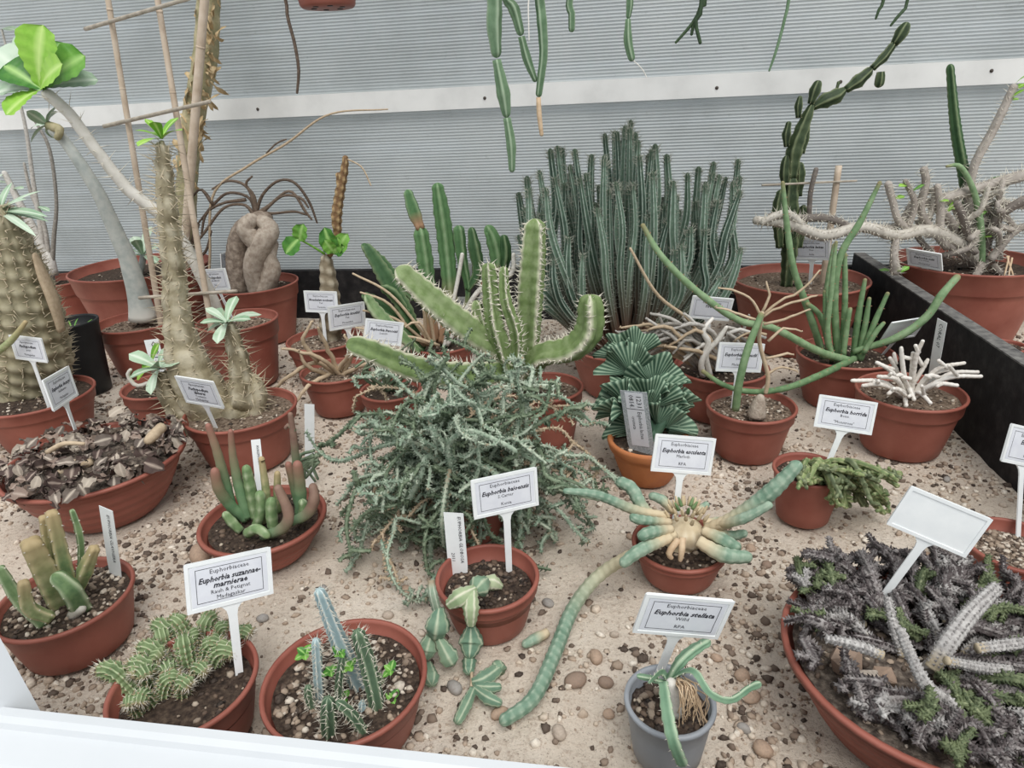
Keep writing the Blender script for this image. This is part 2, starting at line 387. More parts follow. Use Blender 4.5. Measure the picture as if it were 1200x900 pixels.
# ================================================================== POTTED PLANTS
class Plant:
    off = 0.0; low = None
    def P(s, u, v, d=0.0):
        r = ray(u, v); t = ((s.C-CAMP) @ FH - d - s.off)/(r @ FH); return CAMP+t*r
    def pts(s, L):
        out = []
        for q in L:
            if q[0] == 'g': out.append(on_z(q[1], q[2], q[3]))
            elif q[0] == 'w': out.append(np.array(q[1:]))
            else: out.append(s.P(*q))
        return np.array(out)
    def add(s, mb, name, mat, parent=None, kind=None, label=None, smooth=True):
        o = link(name, mb.mesh(name, mat, s.org, smooth), parent or s.root)
        if kind: o['kind'] = kind
        if label: o['label'] = label
        return o
    def stem(s, L, w, mat, name='stem', spine=None, mb=None, label=None, **kw):
        p = s.pts(L)
        if s.low is not None: p[:, 2] = np.maximum(p[:, 2], s.low)
        wl_ = np.broadcast_to(np.asarray(w, float), (len(p),)) if np.ndim(w) else np.full(len(p), float(w))
        rad = [0.5*x*m_per_px(q) for x, q in zip(wl_, p)]
        own = mb is None; mb = mb or MB(); S = sweep(mb, p, rad, **kw); s.pp.append(S['P'])
        if spine: spines(s.sp, S, **spine); s.hasp = True
        if own: s.last = s.add(mb, name, mat, None, None, label)
        return S
    def near(s, u, v):
        A = np.concatenate(s.pp); d = A-CAMP; z = d @ CF
        return A[np.argmin((600+FPX*(d @ CR)/z-u)**2+(450-FPX*(d @ CU)/z-v)**2)]
    def finish(s, mat):
        if s.sp.n: s.add(s.sp, 'spines', mat, None, 'stuff')
def solve_pot(u, v, w, vb=None, ratio=None, k=0.74):
    d = ray(u, v); lo, hi = 0.3, 3.2
    hi = min(hi, (WALL_Y-0.045)/(d[1]+0.5*w/FPX*(d @ CF)))
    for _ in range(50):
        t = (lo+hi)/2; C = CAMP+t*d; R = 0.5*w*depth(C)/FPX
        if vb is not None:
            dh = CAMP[:2]-C[:2]; dh = dh/np.linalg.norm(dh)
            g = proj(np.array([*(C[:2]+dh*k*R), 0.0]))[1]-vb
        else: g = C[2]-ratio*2*R
        if g > 0: lo = t
        else: hi = t
    return C, R
def pot_mesh(R, h, kind, k, drop):
    t = 0.0028; mb = MB()
    if kind == 'bowl':
        z = np.linspace(0, 1, 34); r = k*R+(R-k*R)*z**0.72
        r = r+0.0011*np.cos(z*2*math.pi*6)*(z > 0.1)*(z < 0.8)
        out = [(0.001, 0.0)]+[(a, b*h) for a, b in zip(r, z)]
        out += [(R+0.003, h-0.008), (R+0.0035, h-0.002), (R+0.002, h), (R-t, h), (R-t-0.001, h-0.004), (R-t-0.004, h-drop-0.012), (0.001, h-drop-0.012)]
    elif kind == 'plain':
        out = [(0.001, 0), (k*R-0.003, 0), (k*R, 0.003)]+[(k*R+(R-k*R)*f, h*f) for f in (0.3, 0.6, 0.9)]+[(R+0.002, h-0.004), (R+0.0015, h), (R-t, h), (R-t-0.001, h-0.004), (R-t-0.004, h-drop-0.012), (0.001, h-drop-0.012)]
    elif kind == 'clay':
        z = np.linspace(0, 0.72, 8); r = k*R+(0.93*R-k*R)*(z/0.72)**0.8
        out = [(0.001, 0), (k*R-0.004, 0)]+[(a, b*h+0.002) for a, b in zip(r, z)]+[(0.965*R, h*0.74), (R, h*0.8), (R+0.003, h-0.006), (R+0.002, h-0.001), (R-0.002, h), (R-0.006, h-0.002), (R-0.008, h-drop-0.012), (0.001, h-drop-0.012)]
    else:   # nursery pot with collar
        zc = 0.74; rc = k*R+(R-k*R)*zc
        out = [(0.001, 0), (k*R-0.004, 0), (k*R, 0.004)]+[(k*R+(rc-k*R)*f, h*zc*f) for f in (0.3, 0.6, 0.92)]
        out += [(rc-0.0005, h*zc-0.001), (rc+0.0035, h*zc+0.0015), (rc+0.0045, h*zc+0.004), (R-0.001, h-0.007), (R+0.002, h-0.005), (R+0.0025, h-0.002), (R+0.001, h), (R-t, h), (R-t-0.0005, h-0.003), (R-t-0.004, h-drop-0.012), (0.001, h-drop-0.012)]
    lathe(mb, out, 48); return mb
def gravel(mb, R, z, n, smin, smax, mound):
    r = R*np.sqrt(RNG.random(n))*0.96; a = RNG.random(n)*6.283
    zz = z+mound*(1-(r/R)**2)+0.001
    stones(mb, np.stack([r*np.cos(a), r*np.sin(a), zz], 1), smin+(smax-smin)*RNG.random(n)**2)
def potted(name, label, u, v, w, vb=None, ratio=None, kind='nursery', mat='terracotta', k=0.74, drop=None, soil='soil', grit='grit', ngrit=140, cat='potted plant',
           mound=0.004, gs=(0.0018, 0.0048), hue=None):
    C, R = solve_pot(u, v, w, vb, ratio, k); h = C[2]
    s = Plant(); s.C = C; s.R = R; s.h = h; s.org = np.array([C[0], C[1], 0.0]); s.sp = MB(); s.hasp = False; s.pp = []
    drop = (0.14*h if drop is None else drop); s.zs = h-drop
    s.root = tag(empty(name, s.org), label, cat)
    link('pot', pot_mesh(R, h, kind, k, drop).mesh('pot', MT[mat]), s.root)
    Rs = R-0.004-(R-k*R)*(drop/h)
    mb = MB(); nr, na = 9, 30
    rr = np.linspace(0, 1, nr)[1:]; th = np.arange(na)*2*math.pi/na
    X = (rr[:, None]*np.cos(th)*Rs); Y = rr[:, None]*np.sin(th)*Rs; Z = s.zs+mound*(1-rr[:, None]**2)+0.004*(vnoise(X+C[0]*7, Y+C[1]*5, 60, 5)-0.5)
    V = np.vstack([np.stack([X, Y, Z], -1).reshape(-1, 3), [[0, 0, s.zs+mound]]])
    i = np.arange(nr-2)[:, None]*na; j = np.arange(na)[None]; j2 = (j+1) % na
    Q = np.stack([i+j, i+j2, i+na+j2, i+na+j], -1).reshape(-1, 4); c0 = (nr-1)*na
    T = np.stack([np.full(na, c0), np.arange(na), (np.arange(na)+1) % na], 1)
    mb.add(V, Q, T); link('soil', mb.mesh('soil', MT[soil]), s.root)
    if ngrit:
        mb = MB(); gravel(mb, Rs*0.97, s.zs, ngrit, gs[0], gs[1], mound)
        tag(link('grit', mb.mesh('grit', MT[grit]), s.root), None, None, None, 'stuff')
    return s

# ------------------------------------------------------------------ leaves
def leaf(mb, base, d, nrm, L, W, curl=0.35, fold=0.18, n=8, shape='obovate', wave=0.0, tub=0.0):
    d = np.asarray(d, float); d /= np.linalg.norm(d); nrm = np.asarray(nrm, float); nrm = nrm-d*(nrm @ d); nrm /= np.linalg.norm(nrm)+1e-9
    sd_ = np.cross(d, nrm); s = np.linspace(0, 1, n); rv = random.random()
    if shape == 'obovate': w = (0.10+0.98*s**0.9)*np.sqrt(np.clip(1-s**5, 0, 1))
    elif shape == 'round': w = np.sqrt(np.clip(1-(2*s-1)**2, 0, 1))
    else: w = np.sin(math.pi*s)**0.7
    w = np.maximum(w, 0.03)*W/2
    ang = curl*s; cx = np.cumsum(np.cos(ang))*L/n; cz = -np.cumsum(np.sin(ang*1.6))*L/n
    V = []; C = []
    for k in range(n):
        c0 = np.asarray(base)+d*(cx[k]-cx[0])+nrm*(cz[k]-cz[0])
        for q, x in ((-1, 0), (-.7, 0), (-.35, .15), (0, 1), (.35, .15), (.7, 0), (1, 0)):
            V.append(c0+sd_*q*w[k]+nrm*(abs(q)**1.6*fold*w[k]+wave*W*math.sin(k*2.1+q*2)*abs(q))); C.append((x, s[k], rv))
    i = np.arange(n-1)[:, None]*7; j = np.arange(6)[None]
    mb.add(V, np.stack([i+j, i+j+1, i+7+j+1, i+7+j], -1).reshape(-1, 4), None, np.array(C))
def rosette(pl, c, L, W, n, mat, axis=(0, 0, 1), spread=(0.4, 1.2), parent=None, curl=0.5, shape='obovate', name='leaf', jitter=0.3, az0=0.0, wave=0.0):
    axis = np.asarray(axis, float); axis /= np.linalg.norm(axis)
    x = np.cross(axis, (0.3, 1, 0.1)); x /= np.linalg.norm(x); y = np.cross(axis, x)
    for k in range(n):
        a = az0+k*2.4+random.uniform(-.2, .2); e = spread[0]+(spread[1]-spread[0])*k/max(1, n-1)
        d = axis*math.cos(e)+(x*math.cos(a)+y*math.sin(a))*math.sin(e)
        mb = MB(); sc = random.uniform(1-jitter, 1.15)*1.25
        leaf(mb, c, d, axis, L*sc, W*sc, curl, shape=shape, wave=wave); pl.add(mb, name, mat, parent)

# ------------------------------------------------------------------ labels
def label_pose(corners, base, r, basez=None, dpt=None):
    TL, TR, BR, BL = [ray(*c) for c in corners]; c = (TL+TR+BR+BL); c /= np.linalg.norm(c)
    e1 = np.cross(c, (0, 0, 1)); e1 /= np.linalg.norm(e1); e2 = np.cross(e1, c)
    q = [(x/(x @ c)) for x in (TL, TR, BR, BL)]; q = [np.array([x @ e1, x @ e2]) for x in q]
    a = 0.5*((q[1]-q[0])+(q[2]-q[3])); b = 0.5*((q[3]-q[0])+(q[2]-q[1]))
    k = a @ a-r*r*(b @ b); m_ = -(a @ b); x = (-k+math.sqrt(k*k+4*r*r*m_*m_))/2
    za = math.sqrt(max(x, 0)); zb = math.sqrt(max((a @ a+x)/(r*r)-b @ b, 0))
    best = None
    for s1 in (1, -1):
        for s2 in (1, -1):
            if m_*s1*s2 < -1e-9 and za*zb > 1e-9: continue
            A = e1*a[0]+e2*a[1]+c*za*s1; Bv = e1*b[0]+e2*b[1]+c*zb*s2
            sc = Bv[2]/np.linalg.norm(Bv)
            if best is None or sc < best[0]: best = (sc, A, Bv)
    A, Bv = best[1], best[2]; Bd = Bv/np.linalg.norm(Bv)
    Bd = Bd-(Bd @ A)*A/(A @ A); Bd /= np.linalg.norm(Bd)
    if base is not None:
        G = on_z(base[0], base[1], basez); sol = np.linalg.lstsq(np.stack([c, Bd], 1), G-CAMP, rcond=None)[0]; t = sol[0]
    else: t = dpt; G = None
    return CAMP+t*c, A/np.linalg.norm(A), Bd, np.linalg.norm(A)*t, np.linalg.norm(Bv)*t, G
def rounded_plate(mb, x0, x1, y0, y1, z0, z1, rd=0.003):
    P = []
    for cx, cy, a0 in ((x1-rd, y1-rd, 0), (x0+rd, y1-rd, 90), (x0+rd, y0+rd, 180), (x1-rd, y0+rd, 270)):
        for a in (0, 30, 60, 90): P.append((cx+rd*math.cos(math.radians(a0+a)), cy+rd*math.sin(math.radians(a0+a))))
    P = np.array(P); n = len(P)
    V = np.vstack([np.c_[P, np.full(n, z0)], np.c_[P, np.full(n, z1)], [[(x0+x1)/2, (y0+y1)/2, z0], [(x0+x1)/2, (y0+y1)/2, z1]]])
    k = np.arange(n); k2 = (k+1) % n
    mb.add(V, np.stack([k, k2, k2+n, k+n], 1), np.vstack([np.stack([np.full(n, 2*n), k2, k], 1), np.stack([np.full(n, 2*n+1), k+n, k2+n], 1)]))
def xform(mb, X, Y, Z, O):
    Mx = np.stack([X, Y, Z], 1)
    mb.v = [v @ Mx.T+O for v in mb.v]; return mb
def text_lines(mb, lines, W, z, rot=False):
    for txt, y, size, bold, ital, x in lines:
        V, T = lettering(txt, bold, ital); V = V.copy()*size; wd = V[:, 0].max()-V[:, 0].min()
        if wd > W: V[:, 0] *= W/wd
        if rot: V = np.stack([V[:, 1]+x, -V[:, 0]+y, V[:, 2]], 1)
        else: V = V+[x, y, 0]
        V[:, 2] += z; mb.add(V, None, T)
def t_label(label, corners, base, basez, lines, r=1.62, group=None, paper='paper', deep=0.02, blank=False, dpt=None, stake_w=0.085, frame=True):
    O, X, Bd, W, H, G = label_pose(corners, base, r, basez, dpt)
    Y = -Bd; Z = np.cross(X, Y)
    if Z @ (CAMP-O) < 0: X = -X; Z = -Z
    if G is None: G = O+Bd*(H*1.6)
    root = tag(empty('plant_label', G), label, 'plant label', group)
    def add(mb, name, mat, parent=None):
        return link(name, xform(mb, X, Y, Z, O).mesh(name, mat, G, False), parent or root)
    mb = MB(); rounded_plate(mb, -W/2, W/2, -H/2, H/2, -0.0022, 0, 0.03*W)
    e = 0.045*W
    for lo, hi in (((-W/2, H/2-e, 0), (W/2, H/2, 0.0011)), ((-W/2, -H/2, 0), (W/2, -H/2+e, 0.0011)), ((-W/2, -H/2+e, 0), (-W/2+e, H/2-e, 0.0011)), ((W/2-e, -H/2+e, 0), (W/2, H/2-e, 0.0011))):
        box(mb, lo, hi)
    plate = add(mb, 'plate', MT['label_white'])
    # stake with flared neck
    sw = stake_w*W; L = (G-O) @ Bd; L = max(L, H*0.6)+deep; mb = MB()
    y0 = -H/2; V = []; gx, gz = (G-O) @ X, (G-O) @ Z
    for yy, hw in ((y0+0.001, sw*1.9), (y0-0.04*H, sw*1.25), (y0-0.12*H, sw*0.8), (y0-0.25*H, sw*0.62), (-L+0.02, sw*0.55), (-L, sw*0.12)):
        f = (yy-y0)/(-(L-deep)-y0); ox, oz = gx*max(f, 0), gz*max(f, 0)        # the foot goes into the soil at G
        V += [(-hw+ox, yy, -0.0022+oz), (hw+ox, yy, -0.0022+oz), (hw+ox, yy, -0.0004+oz), (-hw+ox, yy, -0.0004+oz)]
    Q = [(0, 1, 2, 3)]
    for a in range(5):
        o = a*4
        for q in range(4): Q.append((o+q, o+(q+1) % 4, o+4+(q+1) % 4, o+4+q))
    mb.add(V, Q); add(mb, 'stake', MT['label_white'])
    if not blank:
        mb = MB(); box(mb, (-W*0.44, -H*0.40, 0.0001), (W*0.44, H*0.40, 0.0006)); pp = add(mb, 'paper', MT[paper])
        mb = MB()
        if frame:
            fw, fh, lw = W*0.385, H*0.345, W*0.006
            for lo, hi in (((-fw, fh-lw, .0007), (fw, fh, .0008)), ((-fw, -fh, .0007), (fw, -fh+lw, .0008)), ((-fw, -fh+lw, .0007), (-fw+lw, fh-lw, .0008)), ((fw-lw, -fh+lw, .0007), (fw, fh-lw, .0008))): box(mb, lo, hi)
        text_lines(mb, [(t, y*H, s*H, b_, i_, 0) for t, y, s, b_, i_ in lines], W*0.72, 0.0009)
        add(mb, 'lettering', MT['ink'], pp)
    return root
def std(name, auth='', place='', name2=None, fam='Euphorbiaceae'):
    L = [(fam, 0.26, 0.125, False, False)]
    if name2: L += [(name, 0.10, 0.155, True, True), (name2, -0.03, 0.155, True, True), (auth, -0.16, 0.115, False, False), (place, -0.28, 0.115, False, False)]
    else: L += [(name, 0.085, 0.155, True, True), (auth, -0.05, 0.115, False, False), (place, -0.25, 0.115, False, False)]
    return [l for l in L if l[0]]
def tag_label(label, corners, base, basez, lines, r, group=None, deep=0.02, plate='label_white', tapered=True, border=None):
    O, X, Bd, W, H, G = label_pose(corners, base, r, basez)
    Y = -Bd; Z = np.cross(X, Y)
    if Z @ (CAMP-O) < 0: X = -X; Z = -Z
    root = tag(empty('plant_tag', G), label, 'plant label', group)
    def add(mb, name, mat, parent=None): return link(name, xform(mb, X, Y, Z, O).mesh(name, mat, G, False), parent or root)
    L = max((G-O) @ Bd, H*0.5)+deep; mb = MB(); t = 0.0008
    P = [(-W/2, H/2), (-W/2, -H/2), (-W*0.42, -L*0.9), (0, -L), (W*0.42, -L*0.9), (W/2, -H/2), (W/2, H/2)]; n = len(P)
    V = [(x, y, -t) for x, y in P]+[(x, y, 0) for x, y in P]
    T = [(n, n+a, n+a+1) for a in range(1, n-1)]+[(0, a+1, a) for a in range(1, n-1)]
    mb.add(V, [(a, (a+1) % n, (a+1) % n+n, a+n) for a in range(n)], T)
    pl_ = add(mb, 'blade', MT[plate])
    if border:
        mb = MB(); box(mb, (-W*0.33, -H*0.55, 0.0001), (W*0.33, H*0.47, 0.0006)); pl_ = add(mb, 'paper', MT['paper'])
        mb = MB(); box(mb, (-W*0.33, H*0.16, 0.0007), (W*0.33, H*0.17, 0.0008)); 
    else: mb = MB()
    if lines:
        for t_, x, y, size, maxlen in lines: text_lines(mb, [(t_, y*H, size*W, False, False, x*W)], maxlen*H, 0.0009, True)
        add(mb, 'lettering', MT['ink'], pl_)
    return root

# ------------------------------------------------------------------ plant skins
SM = {}
SM['yellowgreen'] = stem_mat('skin_yellow_green', [(100, 124, 84), (138, 150, 104), (178, 178, 138)], crest=(200, 190, 150), tip=(176, 156, 118), tip_from=0.5)
SM['green'] = stem_mat('skin_green', [(84, 112, 76), (112, 138, 94), (134, 156, 112)], crest=(178, 190, 156))
SM['green_red'] = stem_mat('skin_green_reddish', [(92, 128, 92), (120, 150, 112)], tip=(150, 104, 92), tip_from=0.35)
SM['red'] = stem_mat('skin_reddish', [(124, 98, 86), (146, 120, 104)], base=(108, 132, 100), base_to=0.6)
SM['tubercle'] = stem_mat('skin_tubercled_green', [(86, 106, 70), (112, 130, 90), (134, 150, 110)], crest=(172, 186, 146), tip=(160, 146, 116), tip_from=0.86)
SM['paleblue'] = stem_mat('skin_pale_blue', [(134, 156, 160), (160, 180, 182)], crest=(206, 216, 214))
SM['darkribs'] = stem_mat('skin_dark_green', [(64, 88, 68), (88, 110, 86)], crest=(146, 160, 134))
SM['clump'] = stem_mat('skin_clump', [(58, 78, 66), (82, 104, 88), (106, 128, 110)], crest=(178, 194, 182), base=(92, 70, 58), base_to=0.55, tip=(60, 76, 58), tip_from=0.93, vary=0.3)
SM['trigon'] = stem_mat('skin_three_angled', [(92, 112, 68), (112, 132, 82), (134, 150, 106)], crest=(210, 208, 186), cw=0.55)
SM['cork_green'] = stem_mat('skin_cork_green', [(76, 112, 72), (100, 136, 90)], crest=(130, 154, 116), base=(176, 140, 112), base_to=0.45)
SM['dark_lobe'] = stem_mat('skin_dark_lobe', [(52, 82, 52), (72, 104, 66)], crest=(122, 140, 104))
SM['jointed'] = stem_mat('skin_jointed', [(38, 52, 34), (58, 74, 48), (78, 92, 64)], crest=(120, 130, 96))
SM['medusa'] = stem_mat('skin_medusa', [(98, 128, 108), (124, 150, 130), (150, 170, 150)], crest=(166, 182, 162), base=(204, 188, 158), base_to=0.55)
SM['medusa_tan'] = stem_mat('skin_medusa_tan', [(188, 168, 136), (212, 196, 166)], crest=(224, 212, 188))
SM['mint'] = stem_mat('skin_mint', [(118, 138, 118), (150, 166, 146), (182, 192, 172)], crest=(194, 202, 184), vary=0.35, base=(150, 138, 116), base_to=0.25)
SM['mint_dark'] = stem_mat('skin_mint_dark', [(84, 102, 80), (118, 132, 108)], crest=(160, 170, 146), vary=0.3)
SM['twig_tan'] = stem_mat('twig_tan', [(176, 156, 130), (204, 184, 158)], scale=120)
SM['twig_grey'] = stem_mat('twig_grey', [(132, 127, 120), (176, 171, 164), (206, 202, 196)], scale=140, vary=0.35)
SM['twig_brown'] = stem_mat('twig_brown', [(84, 70, 60), (120, 104, 90)], scale=140)
SM['twig_white'] = stem_mat('twig_white', [(196, 192, 184), (222, 218, 210), (232, 228, 222)], scale=140)
SM['stick'] = stem_mat('skin_stick', [(96, 126, 88), (118, 146, 106), (140, 164, 126)], crest=(140, 166, 130), tip=(136, 128, 92), tip_from=0.94)
SM['hang'] = stem_mat('skin_hanging', [(84, 112, 82), (112, 138, 108)], crest=(156, 174, 148))
SM['hang_dark'] = stem_mat('skin_hanging_dark', [(48, 66, 46), (66, 86, 58)], crest=(104, 122, 92))
SM['trunk_spiny'] = stem_mat('trunk_spiny', [(112, 102, 80), (158, 148, 122), (198, 188, 166)], scale=28, crest=(198, 190, 168), bs=0.6, bd=0.003)
SM['trunk_grey'] = stem_mat('trunk_grey', [(140, 146, 144), (168, 174, 170), (190, 192, 186)], scale=40, base=(214, 212, 204), base_to=0.09)
SM['trunk_pale'] = stem_mat('trunk_pale', [(176, 172, 160), (204, 200, 190), (216, 212, 204)], scale=50)
SM['trunk_bark'] = stem_mat('trunk_peeling', [(128, 128, 96), (164, 156, 122), (204, 190, 158)], scale=26, bs=0.7, bd=0.004)
SM['bark_flake'] = surf('bark_flake', [(176, 150, 110), (208, 188, 152)], 60, 0.9, 0.4, 0.001)
SM['caudex'] = stem_mat('caudex', [(124, 110, 98), (166, 152, 138), (192, 180, 166)], scale=70, bs=0.7, bd=0.003)
SM['scaly'] = stem_mat('trunk_scaly', [(124, 112, 92), (156, 142, 120)], scale=70, crest=(206, 196, 176), bs=0.5)
SM['pachy'] = stem_mat('trunk_scaled_thick', [(92, 90, 70), (124, 118, 94), (146, 138, 112)], crest=(186, 178, 152), scale=50)
SM['flower_stalk'] = stem_mat('flower_stalk', [(104, 78, 54), (152, 118, 82)], crest=(206, 178, 132), scale=140)
SM['corals'] = stem_mat('skin_coral_white', [(190, 182, 172), (216, 210, 202), (228, 224, 218)], crest=(236, 232, 226), scale=120)
SM['spinygrey'] = stem_mat('skin_spiny_grey', [(112, 104, 98), (148, 140, 132), (176, 168, 160)], scale=60, vary=0.3)
SM['spinypale'] = stem_mat('skin_spiny_pale', [(150, 142, 132), (186, 180, 170), (204, 198, 188)], scale=70)
SM['bowlscale'] = stem_mat('skin_scaly_purple_grey', [(70, 62, 62), (104, 96, 96), (146, 140, 138)], crest=(176, 172, 170), vary=0.35, scale=120)
SM['bowlpale'] = stem_mat('skin_scaly_pale', [(118, 114, 112), (156, 152, 150), (184, 181, 178)], crest=(202, 199, 196), base=(178, 164, 140), base_to=0.2, scale=160)
SM['bowlgreen'] = stem_mat('skin_scaly_green', [(84, 96, 70), (112, 122, 88)], crest=(160, 166, 130))
SM['crest'] = stem_mat('skin_crested', [(50, 78, 62), (74, 102, 82)], crest=(170, 192, 166), cw=0.75)
SM['crest_pale'] = stem_mat('skin_crested_pale', [(92, 112, 70), (132, 146, 98)], crest=(196, 196, 152), vary=0.3)
SM['flatstem'] = stem_mat('skin_flat_winged', [(96, 130, 104), (126, 156, 128)], crest=(170, 188, 160))
SM['globe'] = stem_mat('skin_globe', [(98, 128, 108), (130, 154, 128)], crest=(176, 186, 160))
SM['globe_pale'] = stem_mat('skin_globe_pale', [(140, 160, 122), (176, 186, 152)], crest=(208, 206, 184))
SM['leaf'] = stem_mat('leaf_green', [(62, 116, 46), (92, 146, 58), (116, 166, 72)], crest=(158, 196, 116), rough=0.4, scale=30, vary=0.3)
SM['leaf_bright'] = stem_mat('leaf_bright', [(104, 158, 48), (132, 182, 64), (152, 196, 84)], crest=(186, 214, 128), rough=0.4, scale=30, vary=0.3)
SM['leaf_grey'] = stem_mat('leaf_grey_green', [(128, 158, 128), (160, 184, 156), (190, 206, 186)], crest=(206, 218, 200), rough=0.4, scale=30, vary=0.3)
SM['leaf_dry'] = stem_mat('leaf_dry', [(98, 88, 82), (136, 124, 114), (178, 166, 152)], crest=(196, 184, 170), rough=0.85, scale=80, vary=0.5)
SM['leaf_dry2'] = stem_mat('leaf_dry_plum', [(80, 66, 62), (116, 98, 90), (150, 132, 120)], crest=(172, 156, 144), rough=0.85, scale=80, vary=0.5)
SM['spine_white'] = surf('spine_white', [(214, 208, 192), (228, 222, 208)], 40, 0.6, 0.0)
SM['spine_tan'] = surf('spine_tan', [(186, 172, 146), (210, 196, 170)], 40, 0.6, 0.0)
SM['spine_dark'] = surf('spine_dark', [(120, 124, 112), (164, 166, 152)], 40, 0.6, 0.0)
SM['spine_brown'] = surf('spine_brown', [(150, 112, 88), (178, 140, 112)], 40, 0.6, 0.0)
SM['root'] = stem_mat('root_fibre', [(186, 158, 128), (214, 190, 160)], scale=100)

PL = {}
# ================================================================== large back and side plants first
# -- clump of upright ribbed stems (largest)
s = PL['clump'] = potted('potted_cactus_clump', 'big clump of dark green upright ribbed stems with pale edges, before the polycarbonate wall', 735, 398, 140, None, 0.42, mat='terracotta', ngrit=60)
def env(u): return np.interp(u, [612, 640, 665, 700, 740, 765, 790, 815, 840, 862], [205, 172, 162, 150, 140, 158, 180, 196, 188, 186])
k = 0
rr_ = random.Random(3)
for row, (n, d0) in enumerate(((26, -0.13), (27, -0.06), (26, 0.0), (20, 0.04))):
    for q in range(n):
        tu = 606+262*(q+rr_.uniform(-.2, 1.2))/n; drop_ = (0, 8, 34, 74)[row]*rr_.uniform(0.3, 1.6) + rr_.choice((0, 8, 20, 40, 62))
        tv = env(tu)+drop_; bu = 735+(tu-735)*0.30+rr_.uniform(-8, 8); bv = 402+row*3
        mu = bu+(tu-bu)*rr_.uniform(0.55, 0.95); mvv = bv+(tv-bv)*0.45
        w = rr_.uniform(9, 12.5)
        d1 = d0*rr_.uniform(0.8, 1.9)+rr_.uniform(-0.02, 0.02)
        S = s.stem([(bu, bv, d0*0.5), (mu, mvv, (d0+d1)/2), (mu+(tu-mu)*rr_.uniform(.4, 1.0)+rr_.uniform(-5, 5), mvv+(tv-mvv)*0.5, d1), (tu, tv, d1)], [w*0.6, w*0.95, w, w*0.58], SM['clump'],
               step=0.016, ribs=6, dep=0.34, sharp=1.2, tub=0.06, period=0.016, tip=1.4, smooth=7, phase=rr_.random()*6,
               spine=dict(spacing=0.010, length=0.007, width=0.0010, start=0.3, jit=0.3))
        spines(s.sp, dict(S, ribs=7), spacing=0.005, length=0.014, width=0.0008, ribs=6, start=0.955, up=0.9)
s.finish(SM['spine_dark'])

# -- three-angled cactus in the middle
s = PL['trigon'] = potted('potted_three_angled_cactus', 'light green three-angled cactus with thick arms and white spines, one arm bent upward', 640, 452, 85, 531, mat='terracotta', ngrit=160, soil='soil_light')
sp = dict(spacing=0.0100, length=0.014, n_each=3, width=0.0012, jit=0.55)
kw = dict(step=0.006, dep=0.52, sharp=1.35, tub=0.06, period=0.023, spine=sp, tip=0.8)
s.stem([(618, 452), (619, 400), (622, 340), (625, 300), (627, 256)], [26, 32, 35, 34, 27], SM['trigon'], ribs=4, phase=0.5, **kw)
s.stem([(612, 440, .01), (635, 418, .04), (668, 411, .07), (690, 388, .08), (692, 345, .08)], [27, 32, 36, 38, 32], SM['trigon'], ribs=3, phase=0.3, **kw)
s.stem([(606, 440, .01), (590, 412, .03), (550, 388, .06), (505, 352, .08), (464, 314, .09)], [27, 33, 37, 35, 26], SM['trigon'], ribs=3, phase=0.9, **kw)
s.stem([(604, 450, .02), (588, 436, .05), (545, 440, .09), (485, 432, .12), (430, 410, .14), (406, 402, .14)], [25, 30, 34, 34, 30, 20], SM['trigon'], ribs=3, phase=0.2, **kw)
s.stem([(600, 448, .03), (593, 428, .05), (585, 400, .06), (578, 372, .06), (572, 308, .05)], [19, 24, 24, 23, 17], SM['trigon'], ribs=4, phase=0.1, **kw)
s.stem([(598, 430, .05), (586, 420, .05), (564, 384, .05), (557, 352, .05)], [14, 19, 20, 14], SM['trigon'], ribs=4, phase=0.7, **kw)
s.stem([(604, 428, .05), (604, 390, .06), (592, 350, .06), (590, 312, .05)], [14, 16, 15, 11], SM['trigon'], ribs=4, phase=0.4, **kw)
s.finish(SM['spine_white'])

# -- columns with corky feet, behind
s = PL['columns'] = potted('potted_column_cactus', 'slim green columns with corky brown feet and winged lobes before the black board', 518, 400, 76, None, 0.62, mat='terracotta', ngrit=90)
kw = dict(step=0.010, ribs=4, dep=0.34, sharp=1.2, tub=0.07, period=0.03)
s.stem([(508, 400), (503, 350), (498, 305), (492, 265)], [14, 17, 20, 17], SM['cork_green'], phase=.3, **kw)
s.stem([(493, 268), (485, 248), (477, 222)], [12, 19, 12], SM['cork_green'], phase=.9, **kw)
s.stem([(520, 402, .01), (527, 350, .01), (523, 290), (517, 245), (512, 214)], [14, 17, 20, 19, 13], SM['cork_green'], phase=.1, **kw)
s.stem([(528, 400, .01), (548, 350), (541, 300), (537, 264)], [5, 6, 14, 16], SM['cork_green'], phase=.5, **kw)
s.stem([(548, 340), (560, 318), (556, 290), (552, 266)], [8, 14, 17, 8], SM['dark_lobe'], phase=.5, **kw)
s.stem([(566, 335), (582, 310), (578, 280), (570, 264)], [8, 17, 18, 10], SM['cork_green'], phase=.2, **kw)
s.stem([(586, 330), (592, 298), (590, 275)], [10, 16, 10], SM['dark_lobe'], phase=.2, **kw)
s.stem([(524, 405, .03), (560, 342, .03), (598, 322, .03), (602, 296, .02)], [5, 6, 6, 5], SM['twig_white'], step=0.01)
s.stem([(520, 408, .03), (536, 330, .02), (542, 296, .02)], [4, 5, 5], SM['twig_white'], step=0.01)
